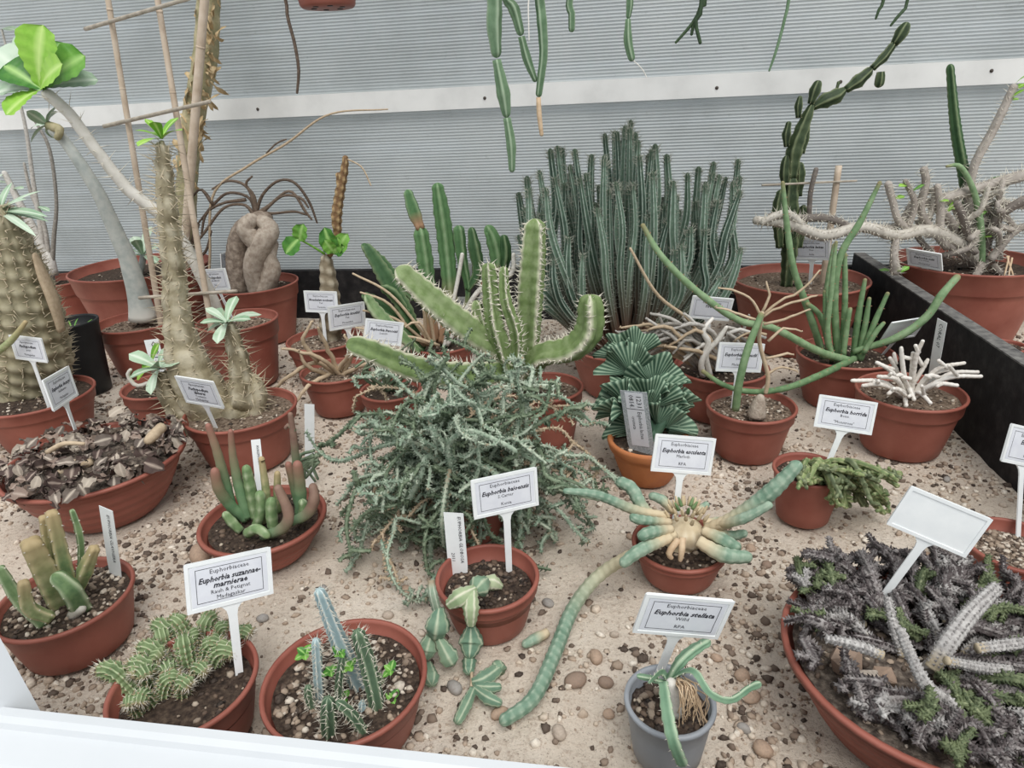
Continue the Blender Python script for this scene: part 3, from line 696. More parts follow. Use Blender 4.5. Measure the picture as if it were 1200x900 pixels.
# winged dark lobes at left
kl = dict(step=0.008, ribs=3, dep=0.5, sharp=1.4, tub=0.10, period=0.02, flat=0.8)
s.stem([(492, 405, .04), (476, 365, .05), (452, 325, .05), (428, 286, .05)], [12, 24, 27, 16], SM['dark_lobe'], phase=.4, **kl)
s.stem([(496, 410, .05), (474, 385, .06), (448, 362, .06), (424, 345, .06)], [12, 22, 24, 14], SM['dark_lobe'], phase=1.2, **kl)
s.stem([(486, 380, .05), (462, 345, .06), (446, 335, .07)], [12, 20, 14], SM['dark_lobe'], phase=.1, **kl)
s.stem([(492, 412, .08), (470, 395, .09), (440, 365, .09), (428, 345, .09)], [9, 20, 22, 14], SM['green'], phase=.6, **kl)
s.stem([(484, 350, .02), (446, 310, .02), (424, 286, .01)], [14, 24, 14], SM['dark_lobe'], phase=.9, **kl)
rr_ = random.Random(5)
for k in range(9):
    u0, v0 = 500+rr_.uniform(-8, 16), 405; u1 = rr_.uniform(400, 500); v1 = rr_.uniform(320, 400)
    s.stem([(u0, v0, .05), ((u0+u1)/2, (v0+v1)/2-rr_.uniform(0, 18), .08), (u1, v1, .09)], [4, 3.4, 2.4], SM['twig_tan'], 'twig', step=0.02)
s.finish(SM['spine_white'])

# -- spiny trunk (left, in front)
s = PL['trunk'] = potted('potted_spiny_succulent', 'thick tan spiny trunk with swollen knobbly foot and leaf tufts in a terracotta pot', 282, 478, 125, 556, mat='terracotta', drop=0.016, soil='soil_light', ngrit=160)
s.off = -.032
spt = dict(spacing=0.010, length=0.030, n_each=1, width=0.0013, jit=0.5, ribs=8)
kw = dict(step=0.009, ns=16, tub=0.07, period=0.05, spiral=3, wob=0.0012)
s.stem([(262, 500), (238, 462, .01), (220, 425, .01), (208, 370), (203, 310), (197, 255), (193, 205), (190, 165)], [64, 56, 46, 30, 25, 23, 19, 12], SM['trunk_spiny'], 'trunk', spine=spt, **kw)
s.stem([(268, 500, .01), (285, 475, .02), (282, 440, .02), (275, 405, .02), (267, 378, .02)], [46, 42, 26, 20, 13], SM['trunk_spiny'], 'branch', spine=spt, **kw)
s.stem([(250, 500, .02), (222, 492, .03), (196, 462, .03), (190, 436, .03)], [46, 30, 22, 15], SM['trunk_spiny'], 'branch', spine=spt, **kw)
s.stem([(292, 490, .02), (300, 462, .02), (296, 440, .02)], [34, 26, 14], SM['trunk_spiny'], 'branch', spine=spt, **kw)

rosette(s, s.P(190, 163), 0.045, 0.024, 7, SM['leaf_bright'], (0, -.1, 1), (0.2, 1.2))
rosette(s, s.P(266, 378, .02), 0.055, 0.026, 9, SM['leaf_grey'], (0, -.3, 1), (0.5, 1.5))
rosette(s, s.P(187, 432, .03), 0.055, 0.03, 7, SM['leaf_grey'], (-.3, -.4, 1), (0.4, 1.4))
s.finish(SM['spine_tan'])

# -- leaning pale stem with crown of big leaves
s = PL['lean_pale'] = potted('potted_thorny_shrub', 'long pale leaning stem with sparse thorns ending in a crown of big glossy leaves', 278, 374, 90, 458, mat='terracotta', soil='soil_light', ngrit=220, gs=(.002, .0045))
s.stem([(258, 378), (240, 332, .02), (212, 280, .04), (186, 250, .06), (150, 222, .08), (110, 172, .10), (80, 132, .11), (50, 106, .12)], [17, 14, 13, 14, 14, 13, 13, 14], SM['trunk_pale'], 'trunk', step=0.012, ns=12, tub=0.07, period=0.05, spiral=3,
       spine=dict(spacing=0.030, length=0.034, width=0.0012, ribs=4, jit=0.5))
c0 = s.P(48, 104, .12); mpp = m_per_px(c0)
for (uu, vv, W_, dd, mat, dep_) in ((36, 38, 50, (0, -1, .3), 'leaf_bright', .15), (80, 62, 46, (-.3, -1, .4), 'leaf', .13), (8, 74, 36, (.2, -.8, .9), 'leaf', .13), (-18, 98, 36, (-.1, -.6, 1), 'leaf_grey', .13), (4, 122, 28, (-.2, -.9, .5), 'leaf_bright', .17),
                       (52, 74, 30, (.1, -1, .5), 'leaf_bright', .19), (100, 84, 26, (.2, -.7, .8), 'leaf_grey', .10), (-10, 52, 36, (-.2, -.6, 1), 'leaf_grey', .10), (62, 50, 40, (.1, -1, .3), 'leaf', .10), (8, 34, 26, (-.2, -.8, .6), 'leaf_grey', .07)):
    e = s.P(uu, vv, dep_); mb = MB(); L_ = np.linalg.norm(e-c0)*1.18
    leaf(mb, c0, e-c0, dd, L_, W_*mpp*1.5, 0.3, 0.22, n=18, wave=0.02); s.add(mb, 'leaf', SM[mat])
s.finish(SM['spine_white'])

# -- grey leaning trunk with white foot
s = PL['lean_grey'] = potted('potted_grey_shrub', 'smooth grey leaning trunk with whitened foot in a low terracotta pot', 163, 375, 94, 442, mat='terracotta', soil='soil_light', ngrit=200)
s.stem([(168, 374), (163, 350), (150, 305), (134, 268), (116, 228), (98, 198), (76, 166), (58, 148)], [32, 24, 19, 17, 15, 14, 12, 15], SM['trunk_grey'], 'trunk', step=0.014, ns=12, tub=0.03, period=0.08, spiral=3)
rosette(s, s.P(56, 146), 0.06, 0.02, 6, SM['leaf_grey'], (-.6, -.2, .6), (0.6, 1.4), shape='lance')
s.stem([(58, 148), (70, 152, .02), (66, 164, .02)], [12, 10, 7], SM['trunk_bark'], 'stub', step=0.01)

# -- big low pot at the back with peeling trunk
s = PL['peel'] = potted('potted_peeling_trunk', 'tall trunk with peeling papery bark rising out of a wide terracotta pot', 165, 311, 150, None, 0.50, mat='terracotta', soil='soil', ngrit=120, drop=0.03)
s.stem([(213, 322, 0), (217, 260), (219, 210), (226, 140), (240, 70), (244, 0), (246, -60), (240, -130)], [24, 24, 23, 25, 28, 26, 24, 20], SM['trunk_bark'], 'trunk', step=0.014, ns=14, tub=0.06, period=0.06, spiral=3)
rr_ = random.Random(9)
for k in range(120):
    vv = rr_.uniform(-30, 215); uu = np.interp(vv, [-60, 0, 70, 140, 210], [246, 244, 240, 226, 220])+rr_.choice((-1, 1))*rr_.uniform(2, 13)
    p = s.P(uu, vv, rr_.uniform(.024, .040)); mb = MB()
    leaf(mb, p, (rr_.uniform(-.6, .6), rr_.uniform(-.4, .1), rr_.choice((-1, 1))), (rr_.uniform(-1, 1), -1, .2), rr_.uniform(.025, .065), rr_.uniform(.012, .026), rr_.uniform(.4, 1.6), .3, n=6, wave=.15)
    s.add(mb, 'bark_flake', SM['bark_flake'])
rosette(s, s.P(168, 300, .06), 0.075, 0.03, 11, SM['leaf_grey'], (0, -.2, 1), (0.15, 1.3))
s.stem([(162, 325, .06), (166, 312, .06), (168, 298, .06)], [8, 8, 7], SM['trunk_grey'], step=0.01)

# -- scaled barrel trunk at left edge
s = PL['pachy'] = potted('potted_barrel_trunk', 'fat tapering trunk covered in spiral scales and spines, narrow leaves on top', 42, 462, 120, None, 0.5, mat='terracotta', drop=0.012)
s.off = -.022
S = s.stem([(34, 468, -.03), (36, 420, -.03), (26, 360, -.02), (12, 305, -.01), (0, 260), (-8, 240)], [66, 82, 76, 60, 40, 24], SM['pachy'], 'trunk', step=0.006, ns=44, tub=0.09, period=0.034, spiral=8, tip=0.6)
spines(s.sp, S, spacing=0.012, length=0.022, n_each=2, width=0.0014, ribs=16, start=0.0, jit=0.45, up=0.5)
c0 = s.P(0, 248, .0)
for (uu, vv, W_, dp) in ((48, 236, 12, .05), (22, 222, 12, .02), (55, 246, 10, .02), (-25, 215, 12, .0), (35, 262, 9, .08), (5, 205, 11, -.03), (-30, 245, 12, .05), (40, 210, 8, -.02)):
    e = s.P(uu, vv, dp); mb = MB(); leaf(mb, c0, e-c0, (0, -.4, 1), np.linalg.norm(e-c0), W_*m_per_px(c0), 0.3, 0.2, n=9, shape='lance'); s.add(mb, 'leaf', SM['leaf_grey'])
for q in ([(62, 428, .10), (42, 420, .11), (12, 405, .12)],):
    s.stem([(-12, 420, .10), (14, 398, .11), (31, 376, .11)], [8, 8, 5], SM['yellowgreen'], 'shoot', step=0.01)
# peeled patch down the side
mb = MB(); S2 = sweep(mb, s.pts([(72, 388, -.005), (63, 354, .0), (50, 322, .005), (40, 296, .008)]), [m_per_px(s.C)*x for x in (6, 9, 8, 4)], step=0.01, ns=8, flat=0.5)
s.add(mb, 'bare_wood', SM['twig_tan'])
s.finish(SM['spine_tan'])

# -- black pot
s = PL['black'] = potted('potted_grass', 'black plastic pot with a little grass behind the barrel trunk', 82, 376, 57, 464, mat='black_plastic', kind='plain', k=0.78, ngrit=60)
rr_ = random.Random(2)
for k in range(26):
    a = rr_.uniform(0, 6.28); r0 = s.R*.5*rr_.random(); p = np.array([s.C[0]+r0*math.cos(a), s.C[1]+r0*math.sin(a), s.zs]); mb = MB()
    leaf(mb, p, (math.cos(a), math.sin(a), rr_.uniform(.5, 2)), (0, 0, 1), rr_.uniform(.03, .06), .004, .6, .1, n=6, shape='lance'); s.add(mb, 'blade', SM['leaf'])
# -- small pot with dry sticks at back left
s = PL['drysticks'] = potted('potted_dry_sticks', 'thin bare grey sticks in a red pot beside the black pot', 70, 327, 72, None, 0.62, mat='terracotta', ngrit=80)
for L_, w in (([(58, 330), (50, 290), (24, 240), (4, 200)], [13, 10, 8, 6]), ([(60, 330), (63, 280), (66, 235), (58, 175), (40, 140)], [6, 5, 4, 4, 3]), ([(55, 330), (48, 270), (40, 220), (30, 150), (18, 100), (2, 34)], [7, 6, 5, 4, 3, 2.5]), ([(60, 325), (52, 265), (36, 225), (28, 190)], [5, 5, 4, 3]), ([(54, 326), (40, 300), (26, 262), (14, 240)], [9, 7, 5, 4]), ([(62, 322), (58, 300), (48, 290)], [12, 9, 5])):
    s.stem(L_, w, SM['twig_grey'], 'stick', step=0.02)
for (uu, vv) in ((14, 215), (20, 222), (6, 205), (40, 245), (30, 236)):
    mb = MB(); p = s.near(uu, vv); leaf(mb, p, (random.uniform(-1, 1), -.3, random.uniform(-.2, .5)), (0, -.5, 1), .06, .024, .3, .15); s.add(mb, 'leaf', SM['leaf_grey'])
for (uu, vv) in ((8, 30), (-4, 36)):
    mb = MB(); p = s.near(uu-6, vv); leaf(mb, p, (.8, -.3, .1), (0, -.5, 1), .07, .04, .3, .15); s.add(mb, 'leaf', SM['leaf_grey'])

# -- caudex with braided roots
s = PL['caudex'] = potted('potted_braided_caudex', 'swollen brown caudex of intertwined trunks with wiry bare branches, in a tall terracotta pot', 297, 331, 100, 406, mat='terracotta', ngrit=100)
for L_, w in (([(280, 340), (278, 300), (286, 272), (308, 258), (318, 262)], [24, 26, 28, 24, 14]), ([(302, 342, .02), (298, 312, .03), (308, 284, .04), (316, 268, .03), (300, 255, .02)], [22, 26, 26, 22, 14]),
              ([(316, 340), (314, 312), (304, 290, .03), (288, 268, .04), (300, 252, .03)], [18, 22, 22, 22, 14]), ([(308, 345, .03), (318, 318, .03), (316, 300, .03), (322, 280, .01)], [20, 22, 16, 12]), ([(290, 340, -.02), (300, 300, -.03), (296, 266, -.02), (300, 250)], [16, 20, 18, 12])):
    s.stem(L_, w, SM['caudex'], 'trunk', step=0.008, ns=12, tub=0.05, period=0.02, spiral=3)
for L_ in ([(300, 252), (292, 232), (268, 226), (250, 240), (232, 262)], [(300, 250), (308, 228), (326, 212), (345, 214), (362, 236), (372, 262)], [(302, 252), (290, 220), (268, 212), (248, 222)], [(302, 250), (316, 240), (340, 224), (358, 248), (366, 258)],
           [(298, 252), (286, 240), (262, 244), (240, 272), (226, 290)], [(304, 250), (322, 250), (345, 248), (360, 252)], [(300, 250), (298, 230), (288, 216), (296, 206)], [(306, 250), (330, 230), (352, 232), (362, 244)], [(232, 262), (222, 300), (240, 296), (248, 270)],
           [(288, 234), (262, 238), (242, 250), (236, 275)], [(250, 240), (236, 222), (226, 230)]):
    s.stem(L_, [5]+[3.4]*(len(L_)-2)+[2.2], SM['twig_brown'], 'branch', step=0.012, ns=6)
s.stem([(244, 345, 0), (246, 300, 0), (250, 228, 0), (290, 195, 0), (336, 168, 0), (386, 134, 0), (455, 128, 0)], [3.5, 3, 3, 3, 3, 2.5, 1.8], SM['twig_tan'], 'flower_stalk', step=0.02, ns=6)
s.stem([(312, 180), (324, 168), (336, 163)], 2, SM['twig_brown'], 'branch', step=0.02, ns=5)

# -- scaly stem with leaves and flower stalk
s = PL['scaly'] = potted('potted_scaly_succulent', 'stubby scaly stem with a few leaves and a tall brown flower stalk', 380, 396, 86, None, 0.62, mat='terracotta', soil='soil_light', ngrit=240, gs=(.002, .005))
s.off = -.028
s.stem([(386, 400), (387, 372), (386, 345), (383, 315), (381, 298)], [26, 25, 22, 17, 11], SM['scaly'], step=0.006, ns=16, tub=0.16, period=0.03, spiral=3)
s.stem([(396, 280), (394, 255), (398, 225), (403, 200), (405, 182)], [8, 12, 11, 9, 6], SM['flower_stalk'], 'flower_stalk', step=0.005, ns=10, tub=0.25, period=0.02, spiral=3)
s.stem([(398, 250), (398, 215), (396, 202)], [5, 8, 7], SM['flower_stalk'], 'flower_stalk', step=0.005, ns=10, tub=0.25, period=0.02, spiral=3)
s.stem([(406, 186), (424, 196), (435, 218)], 2, SM['twig_tan'], 'twig', step=0.01, ns=5)
s.stem([(381, 298), (365, 288), (350, 280)], [3, 2.5, 2], SM['leaf_bright'], 'leaf_stalk', step=0.01, ns=6)
for (a_, b_, W_, mat) in (((351, 282), (352, 262), 20, 'leaf'), ((350, 280), (330, 298), 22, 'leaf'), ((392, 298), (376, 266), 22, 'leaf'), ((393, 298), (404, 272), 20, 'leaf'), ((392, 296), (402, 288), 16, 'leaf'), ((392, 296), (379, 282), 16, 'leaf'), ((392, 298), (393, 278), 18, 'leaf')):
    p = s.P(*a_, .02); e = s.P(*b_, .04); mb = MB(); leaf(mb, p, e-p, (0, -1, .3), np.linalg.norm(e-p), W_*m_per_px(p), .3, .25, n=9, shape='round', wave=.08); s.add(mb, 'leaf', SM[mat])
s.stem([(386, 300), (392, 290), (396, 280)], [6, 7, 7], SM['flower_stalk'], 'stem', step=0.01)

# -- dry twiggy pot
s = PL['drytwigs'] = potted('potted_dead_twigs', 'dead pale twigs lying over gritty soil in a dark red pot', 393, 433, 80, 490, mat='terracotta', soil='soil_light', ngrit=260, gs=(.002, .005))
for L_ in ([(395, 440), (370, 425, .03), (340, 440, .06), (318, 460, .07)], [(398, 438), (380, 400, .03), (372, 384, .05)], [(400, 440), (372, 418, .05), (330, 408, .06)], [(390, 436), (362, 452, .07), (346, 472, .09)], [(402, 438), (420, 405, .02), (440, 420, .03)], [(395, 436), (410, 412, .04), (404, 392, .05)],
           [(388, 440), (360, 430, .05), (350, 410, .06)], [(372, 424, .04), (356, 400, .06), (366, 376, .06)], [(400, 440), (425, 428, .05), (438, 426, .07)]):
    s.stem(L_, [6]+[5]*(len(L_)-2)+[3], SM['twig_tan'], 'twig', step=0.012, ns=7, wob=.001)

# -- small pot hidden by the tangle
s = PL['hiddenpot'] = potted('potted_twig_tangle', 'small dark red pot half hidden behind the grey-green tangle', 458, 455, 70, None, 0.7, mat='terracotta', ngrit=60)
for k in range(12):
    a = random.uniform(0, 6.28); s.stem([(455+random.uniform(-8, 8), 458), (455+random.uniform(-30, 30), 430+random.uniform(-12, 12), .03), (455+random.uniform(-44, 34), 425+random.uniform(-30, 20), .05)], [4, 3.4, 2.4], SM['mint_dark'], step=0.012, ns=7, tub=.12, period=.012)

# -- handwritten tag plant pot behind spiny trunk
s = PL['seedling'] = potted('potted_leafy_shoot', 'small dark red pot with a bright leafy shoot, wedged behind the spiny trunk', 188, 450, 84, None, 0.72, mat='terracotta', ngrit=80)
s.stem([(190, 455), (184, 440, .03), (178, 426, .05)], [12, 9, 8], SM['trunk_pale'], step=0.01)
for (uu, vv, mat) in ((160, 415, 'leaf_grey'), (168, 430, 'leaf_bright'), (205, 420, 'leaf_grey'), (158, 438, 'leaf_bright'), (176, 408, 'leaf_bright')):
    p = s.P(178, 428, .05); e = s.P(uu, vv, .06); mb = MB(); leaf(mb, p, e-p, (0, -.6, 1), np.linalg.norm(e-p)*1.4, 18*m_per_px(p), .4, .2, n=8); s.add(mb, 'leaf', SM[mat])
s.stem([(176, 448, .05), (160, 452, .06), (150, 440, .06), (154, 432, .06)], [5, 5, 5, 4], SM['trunk_pale'], step=0.008)

# ================================================================== middle and front
# -- tangle of grey-green branches
s = PL['tangle'] = potted('potted_branch_tangle', 'dense tangle of knobbly grey-green branches sprawling over a dark red pot', 548, 560, 100, 642, mat='terracotta', ngrit=60)
rr_ = random.Random(11); c0 = np.array([s.C[0], s.C[1], s.zs])
def wander(p, d, L, n, g, jit):
    out = [p]; d = np.asarray(d, float); d /= np.linalg.norm(d)
    for k in range(n):
        d = d+np.array([rr_.gauss(0, jit), rr_.gauss(0, jit), rr_.gauss(0, jit)-g*(k/n+0.2)]); d /= np.linalg.norm(d)
        p = p+d*L/n
        if p[2] < 0.012: p = np.array([p[0], p[1], 0.012]); d[2] = abs(d[2])*0.1
        out.append(p)
    return np.array(out)
KEEP = [(*solve_pot(571, 674, 118, 759), .22), (*solve_pot(308, 606, 140, 669, None, .55), .16), (*solve_pot(760, 512, 92, 573, None, .62), .12), (*solve_pot(640, 452, 85, 531), .14), (*solve_pot(797, 634, 108, 699, None, .76), .08)]
def blocked(P):
    Q_ = catmull(P, 4)
    return any(((Q_[:, 0]-C_[0])**2+(Q_[:, 1]-C_[1])**2 < (R_+.012)**2)[Q_[:, 2] < z_].any() for C_, R_, z_ in KEEP)
for k in range(235):
    a = rr_.uniform(0, 6.283); el = rr_.uniform(0.5, 1.5)
    ax = -0.75 if rr_.random() < .70 else 0.55
    d = np.array([math.cos(a)*math.cos(el)+ax*rr_.uniform(.1, 1), math.sin(a)*math.cos(el)*0.8-0.05, math.sin(el)*1.15])
    p0 = c0+np.array([rr_.uniform(-.5, .5)*s.R, rr_.uniform(-.5, .5)*s.R, 0])
    P = wander(p0, d, rr_.uniform(.14, .34), 9, 0.27, 0.42)
    if blocked(P): continue
    mb = MB(); r0 = rr_.uniform(.0020, .0034); mat = SM['mint'] if rr_.random() < .62 else SM['mint_dark']
    if rr_.random() < .12: mat = SM['twig_tan']; r0 *= .7
    spines(mb, sweep(mb, P, [r0]*(len(P)-1)+[r0*.7], step=.007, ns=7, tub=.24, period=rr_.uniform(.010, .016), spiral=2, smooth=4), .007, .0055, ribs=4, width=.0017, jit=.6)
    for q in range(rr_.randint(5, 9)):
        i_ = rr_.randint(2, len(P)-1); dd = np.array([rr_.gauss(0, 1), rr_.gauss(0, 1), rr_.gauss(.1, .8)])
        PP = wander(P[i_], dd, rr_.uniform(.015, .045), 3, .2, .6)
        if blocked(PP): continue
        spines(mb, sweep(mb, PP, [r0*.95]*(len(PP)-1)+[r0*.75], step=.007, ns=6, tub=.26, period=.011, spiral=2, smooth=3), .006, .005, ribs=4, width=.0017, jit=.6)
    s.add(mb, 'branch', mat)
for L_, w in (([(530, 570, .05), (528, 545, .09), (526, 520, .10), (550, 505, .11), (590, 520, .12), (606, 530, .12)], 9), ([(524, 575, .07), (522, 600, .09), (505, 640, .09), (507, 680, .09), (505, 690, .09)], [7, 8, 8, 8, 6]), ([(527, 550, .09), (522, 575, .11), (518, 610, .12), (520, 640, .10)], [8, 8, 8, 7]),
              ([(520, 545, .07), (500, 535, .09), (492, 560, .11), (480, 585, .10)], [8, 9, 10, 8]), ([(520, 548, .07), (490, 520, .08), (450, 522, .05), (400, 540, .0), (375, 530, -.03), (358, 505, -.03)], [7, 6, 5, 5, 4, 3])):
    mb = MB(); S_ = s.stem(L_, [x*.7 for x in (w if np.ndim(w) else [w]*len(L_))], SM['mint'], 'branch', mb=mb, step=.006, ns=9, tub=.2, period=.016, spiral=2); spines(mb, S_, .007, .005, ribs=5, width=.0018, jit=.5); s.add(mb, 'branch', SM['mint'])
for (u0, v0, u1, v1, n_) in ((372, 535, 352, 552, 12), (640, 560, 690, 580, 8), (455, 590, 470, 610, 9)):
    for k in range(n_):
        e_ = -.03 if u0 < 400 else .07; a = (u0+rr_.uniform(-10, 10), v0+rr_.uniform(-8, 8), e_); s.stem([a, ((a[0]+u1)/2+rr_.uniform(-10, 10), (a[1]+v1)/2+rr_.uniform(-8, 8), e_), (u1+rr_.uniform(-22, 22), v1+rr_.uniform(-14, 14), e_)], [4, 4, 3], SM['mint_dark'], 'branch', step=.008, ns=7, tub=.2, period=.012, spiral=2)

# -- medusa-armed plant
s = PL['medusa'] = potted('potted_medusa_plant', 'tan central head with radiating blue-green arms, the longest arm trailing over the sand', 797, 634, 108, 699, mat='terracotta', ngrit=120, k=0.76)
kw = dict(step=.0032, ns=18, tub=.11, period=.012, spiral=6)
hc = s.P(803, 618, .0); mb = MB()
sweep(mb, [np.array([s.C[0], s.C[1], s.zs-.012]), hc+(0, 0, -.005), hc+(0, 0, .012)], [.020, .030, .027], step=.004, ns=26, tub=.10, period=.018, spiral=6, tip=.9); s.add(mb, 'head', SM['medusa_tan'])
for L_, w in (([(780, 606, .0), (757, 600, .0), (740, 572, -.02), (722, 563, -.03)], [11, 15, 15, 13]), ([(780, 604), (745, 598, .01), (700, 580, .02), (660, 575, .03)], [9, 12, 11, 7]), ([(785, 612, .01), (750, 609, .03), (738, 604, .03)], [9, 12, 9]), ([(787, 620, .03), (762, 624, .05), (748, 630, .06)], [10, 15, 12]),
              ([(785, 630, .04), (750, 645, .07), (727, 663, .08)], [12, 16, 12]), ([(790, 600, -.03), (776, 586, -.05), (760, 580, -.06)], [10, 12, 9]),
              ([(790, 626, .03), (757, 642, .06), ('g', 705, 672, .045), ('g', 672, 712, .022), ('g', 650, 765, .016), ('g', 625, 818, .014), ('g', 586, 848, .012)], [12, 14, 15, 16, 17, 17, 15]),
              ([(825, 612, .0), (845, 611, .0), (860, 609, .0)], [9, 12, 9]), ([(828, 620, .01), (865, 605, .03), (905, 575, .04), (938, 541, .04)], [12, 18, 19, 14]), ([(824, 622, .03), (846, 632, .05), (868, 644, .06)], [11, 17, 13]),
              ([(818, 634, .05), (848, 650, .07), (882, 653, .08)], [14, 19, 14]), ([(835, 622, .02), (855, 628, .03), (876, 624, .04)], [9, 13, 9]), ([(842, 614, .02), (870, 608, .05), (905, 590, .06)], [9, 13, 9]), ([(815, 600, -.03), (830, 590, -.05)], [9, 8])):
    s.stem(L_, w, SM['medusa'], 'arm', **kw)
for k in range(28):
    a = k*2.4; r_ = .008+.02*(k/28); p = hc+np.array([r_*math.cos(a), r_*math.sin(a), .032-.012*(k/28)]); mb = MB(); d_ = np.array([math.cos(a)*.5, math.sin(a)*.5, 1])
    sweep(mb, [p, p+d_*.006, p+d_*.013], [.0028, .0026, .0012], step=.004, ns=6); s.add(mb, 'tubercle', SM['medusa_tan'] if k > 4 else SM['green'])
for L_ in ([(800, 630, .05), (799, 645, .06), (797, 658, .06)], [(795, 632, .05), (784, 648, .06), (788, 655, .06)]): s.stem(L_, [8, 8, 5], SM['root'], 'root', step=.006)
# loose arm piece
s2 = Plant(); s2.C = on_z(625, 750, .01); s2.org = np.array([s2.C[0], s2.C[1], 0]); s2.sp = MB(); s2.pp = []; s2.root = tag(empty('broken_stem', s2.org), 'short broken green stem lying on the sand beside the pot of globe joints', 'plant piece')
s2.stem([('g', 642, 741, .008), ('g', 628, 748, .008), ('g', 612, 757, .008)], [10, 13, 9], SM['medusa'], **kw)

# -- crested plant in orange clay pot
s = PL['crested'] = potted('potted_crested_cactus', 'dark green crested plant with wavy fans in an orange clay pot', 760, 512, 92, 573, kind='clay', mat='clay', k=0.62, ngrit=60)
def fan(mb, c, up, out, L, spread, waves, amp, thick, rv):
    up = np.asarray(up, float); up /= np.linalg.norm(up); out = np.asarray(out, float); out -= up*(out @ up); out /= np.linalg.norm(out); sd_ = np.cross(up, out)
    na, nr = 84, 8; A_ = np.linspace(-spread, spread, na); RR = np.linspace(.12, 1, nr); Vf = []; Vb = []; C = []
    ridge = np.cos(np.arange(na)*2*math.pi/4)*.5+.5
    for i_, a in enumerate(A_):
        for r_ in RR:
            w_ = amp*math.sin(waves*a+rv*6)*r_**1.5; p = c+(up*math.cos(a)+sd_*math.sin(a))*L*r_*(1+.05*math.sin(waves*1.7*a))+out*(w_+.25*L*r_*r_)
            th_ = thick*(1-.6*r_**3)*(.6+.5*ridge[i_]); Vf.append(p+out*th_); Vb.append(p-out*th_); C.append((ridge[i_]*.9*(.35+.65*r_), r_, rv))
    n_ = na*nr; i_ = np.arange(na-1)[:, None]*nr; j_ = np.arange(nr-1)[None]
    Q1 = np.stack([i_+j_, i_+nr+j_, i_+nr+j_+1, i_+j_+1], -1).reshape(-1, 4); e = np.arange(na-1)*nr+nr-1
    Q2 = Q1[:, ::-1]+n_; Q3 = np.stack([e, e+nr, e+nr+n_, e+n_], 1)
    mb.add(Vf+Vb, np.vstack([Q1, Q2, Q3]), None, np.array(C+C))
rr_ = random.Random(4); base_ = np.array([s.C[0], s.C[1], s.zs])
for (uu, vv, dp, L_, o_, sp_) in ((730, 478, .0, .060, (-.7, -1, .2), 1.2), (785, 474, .01, .062, (.7, -1, .3), 1.2), (762, 450, .0, .062, (.1, -1, .4), 1.3), (720, 452, -.01, .058, (-1, -.6, .4), 1.3), (768, 425, -.04, .060, (.3, -1, .5), 1.4), (732, 412, -.05, .060, (-.4, -1, .4), 1.3), (800, 492, .01, .052, (1, -.8, .2), 1.2), (745, 432, -.03, .060, (-.2, .6, .6), 1.4), (782, 446, -.02, .058, (.8, .4, .6), 1.3), (712, 470, .01, .050, (-1, -.3, .1), 1.2), (802, 462, .0, .045, (1, .2, .3), 1.2), (740, 395, -.07, .052, (.1, -1, .3), 1.3), (722, 400, -.08, .045, (-.7, -1, .3), 1.2), (752, 465, .01, .05, (.5, -1, .2), 1.1), (745, 490, -.005, .045, (-.3, -1, 0), 1.1)):
    tip_ = s.P(uu, vv, dp-.03); up_ = tip_-(base_+(0, 0, .01)); mb = MB(); cc = tip_-up_/np.linalg.norm(up_)*L_*.75
    fan(mb, cc, up_, o_, L_, sp_, 5.5, .018, .005, rr_.random()); 
    sweep(mb, [base_+(0, 0, -.01), base_*.5+cc*.5, base_*.2+cc*.8], [.011, .010, .007], step=.01, ns=8); s.add(mb, 'crest', SM['crest'])

# -- twig heap pot (behind label)
s = PL['twigheap'] = potted('potted_grey_twigs', 'heap of bare grey twigs leaning out of a terracotta pot beside the big clump', 845, 428, 106, 499, mat='terracotta', ngrit=100)
rr_ = random.Random(21)
for k in range(60):
    u1 = rr_.uniform(718, 805) if k < 48 else rr_.uniform(870, 900); v1 = rr_.uniform(365, 425)
    d1 = rr_.uniform(.02, .07); u0 = 838+rr_.uniform(-22, 26); um = (u0+u1)/2+rr_.uniform(-14, 14)
    s.stem([(u0, 432, d1*.4), (um, 392+rr_.uniform(-12, 20), d1), (u1, v1, d1)], [5.2, 4.8, 3], SM['twig_grey'] if rr_.random() < .7 else SM['twig_tan'], 'twig', step=.02, ns=7, wob=.0012)
for L_, w in (([(824, 440, .05), (822, 425, .06), (830, 402, .06), (824, 388, .06), (836, 372, .05)], [8, 7, 8, 6, 4]), ([(832, 440, .05), (828, 415, .06), (842, 398, .06), (852, 382, .06)], [7, 6, 7, 4]), ([(800, 424, .06), (818, 408, .06), (826, 402, .06)], [3, 4, 5])):
    s.stem(L_, w, SM['twig_white'], 'twig', step=.01, ns=8)
s.stem([(835, 430), (812, 380, .03), (770, 345, .05), (738, 290, .05)], [5, 4.5, 4, 3], SM['twig_tan'], 'twig', step=.02)

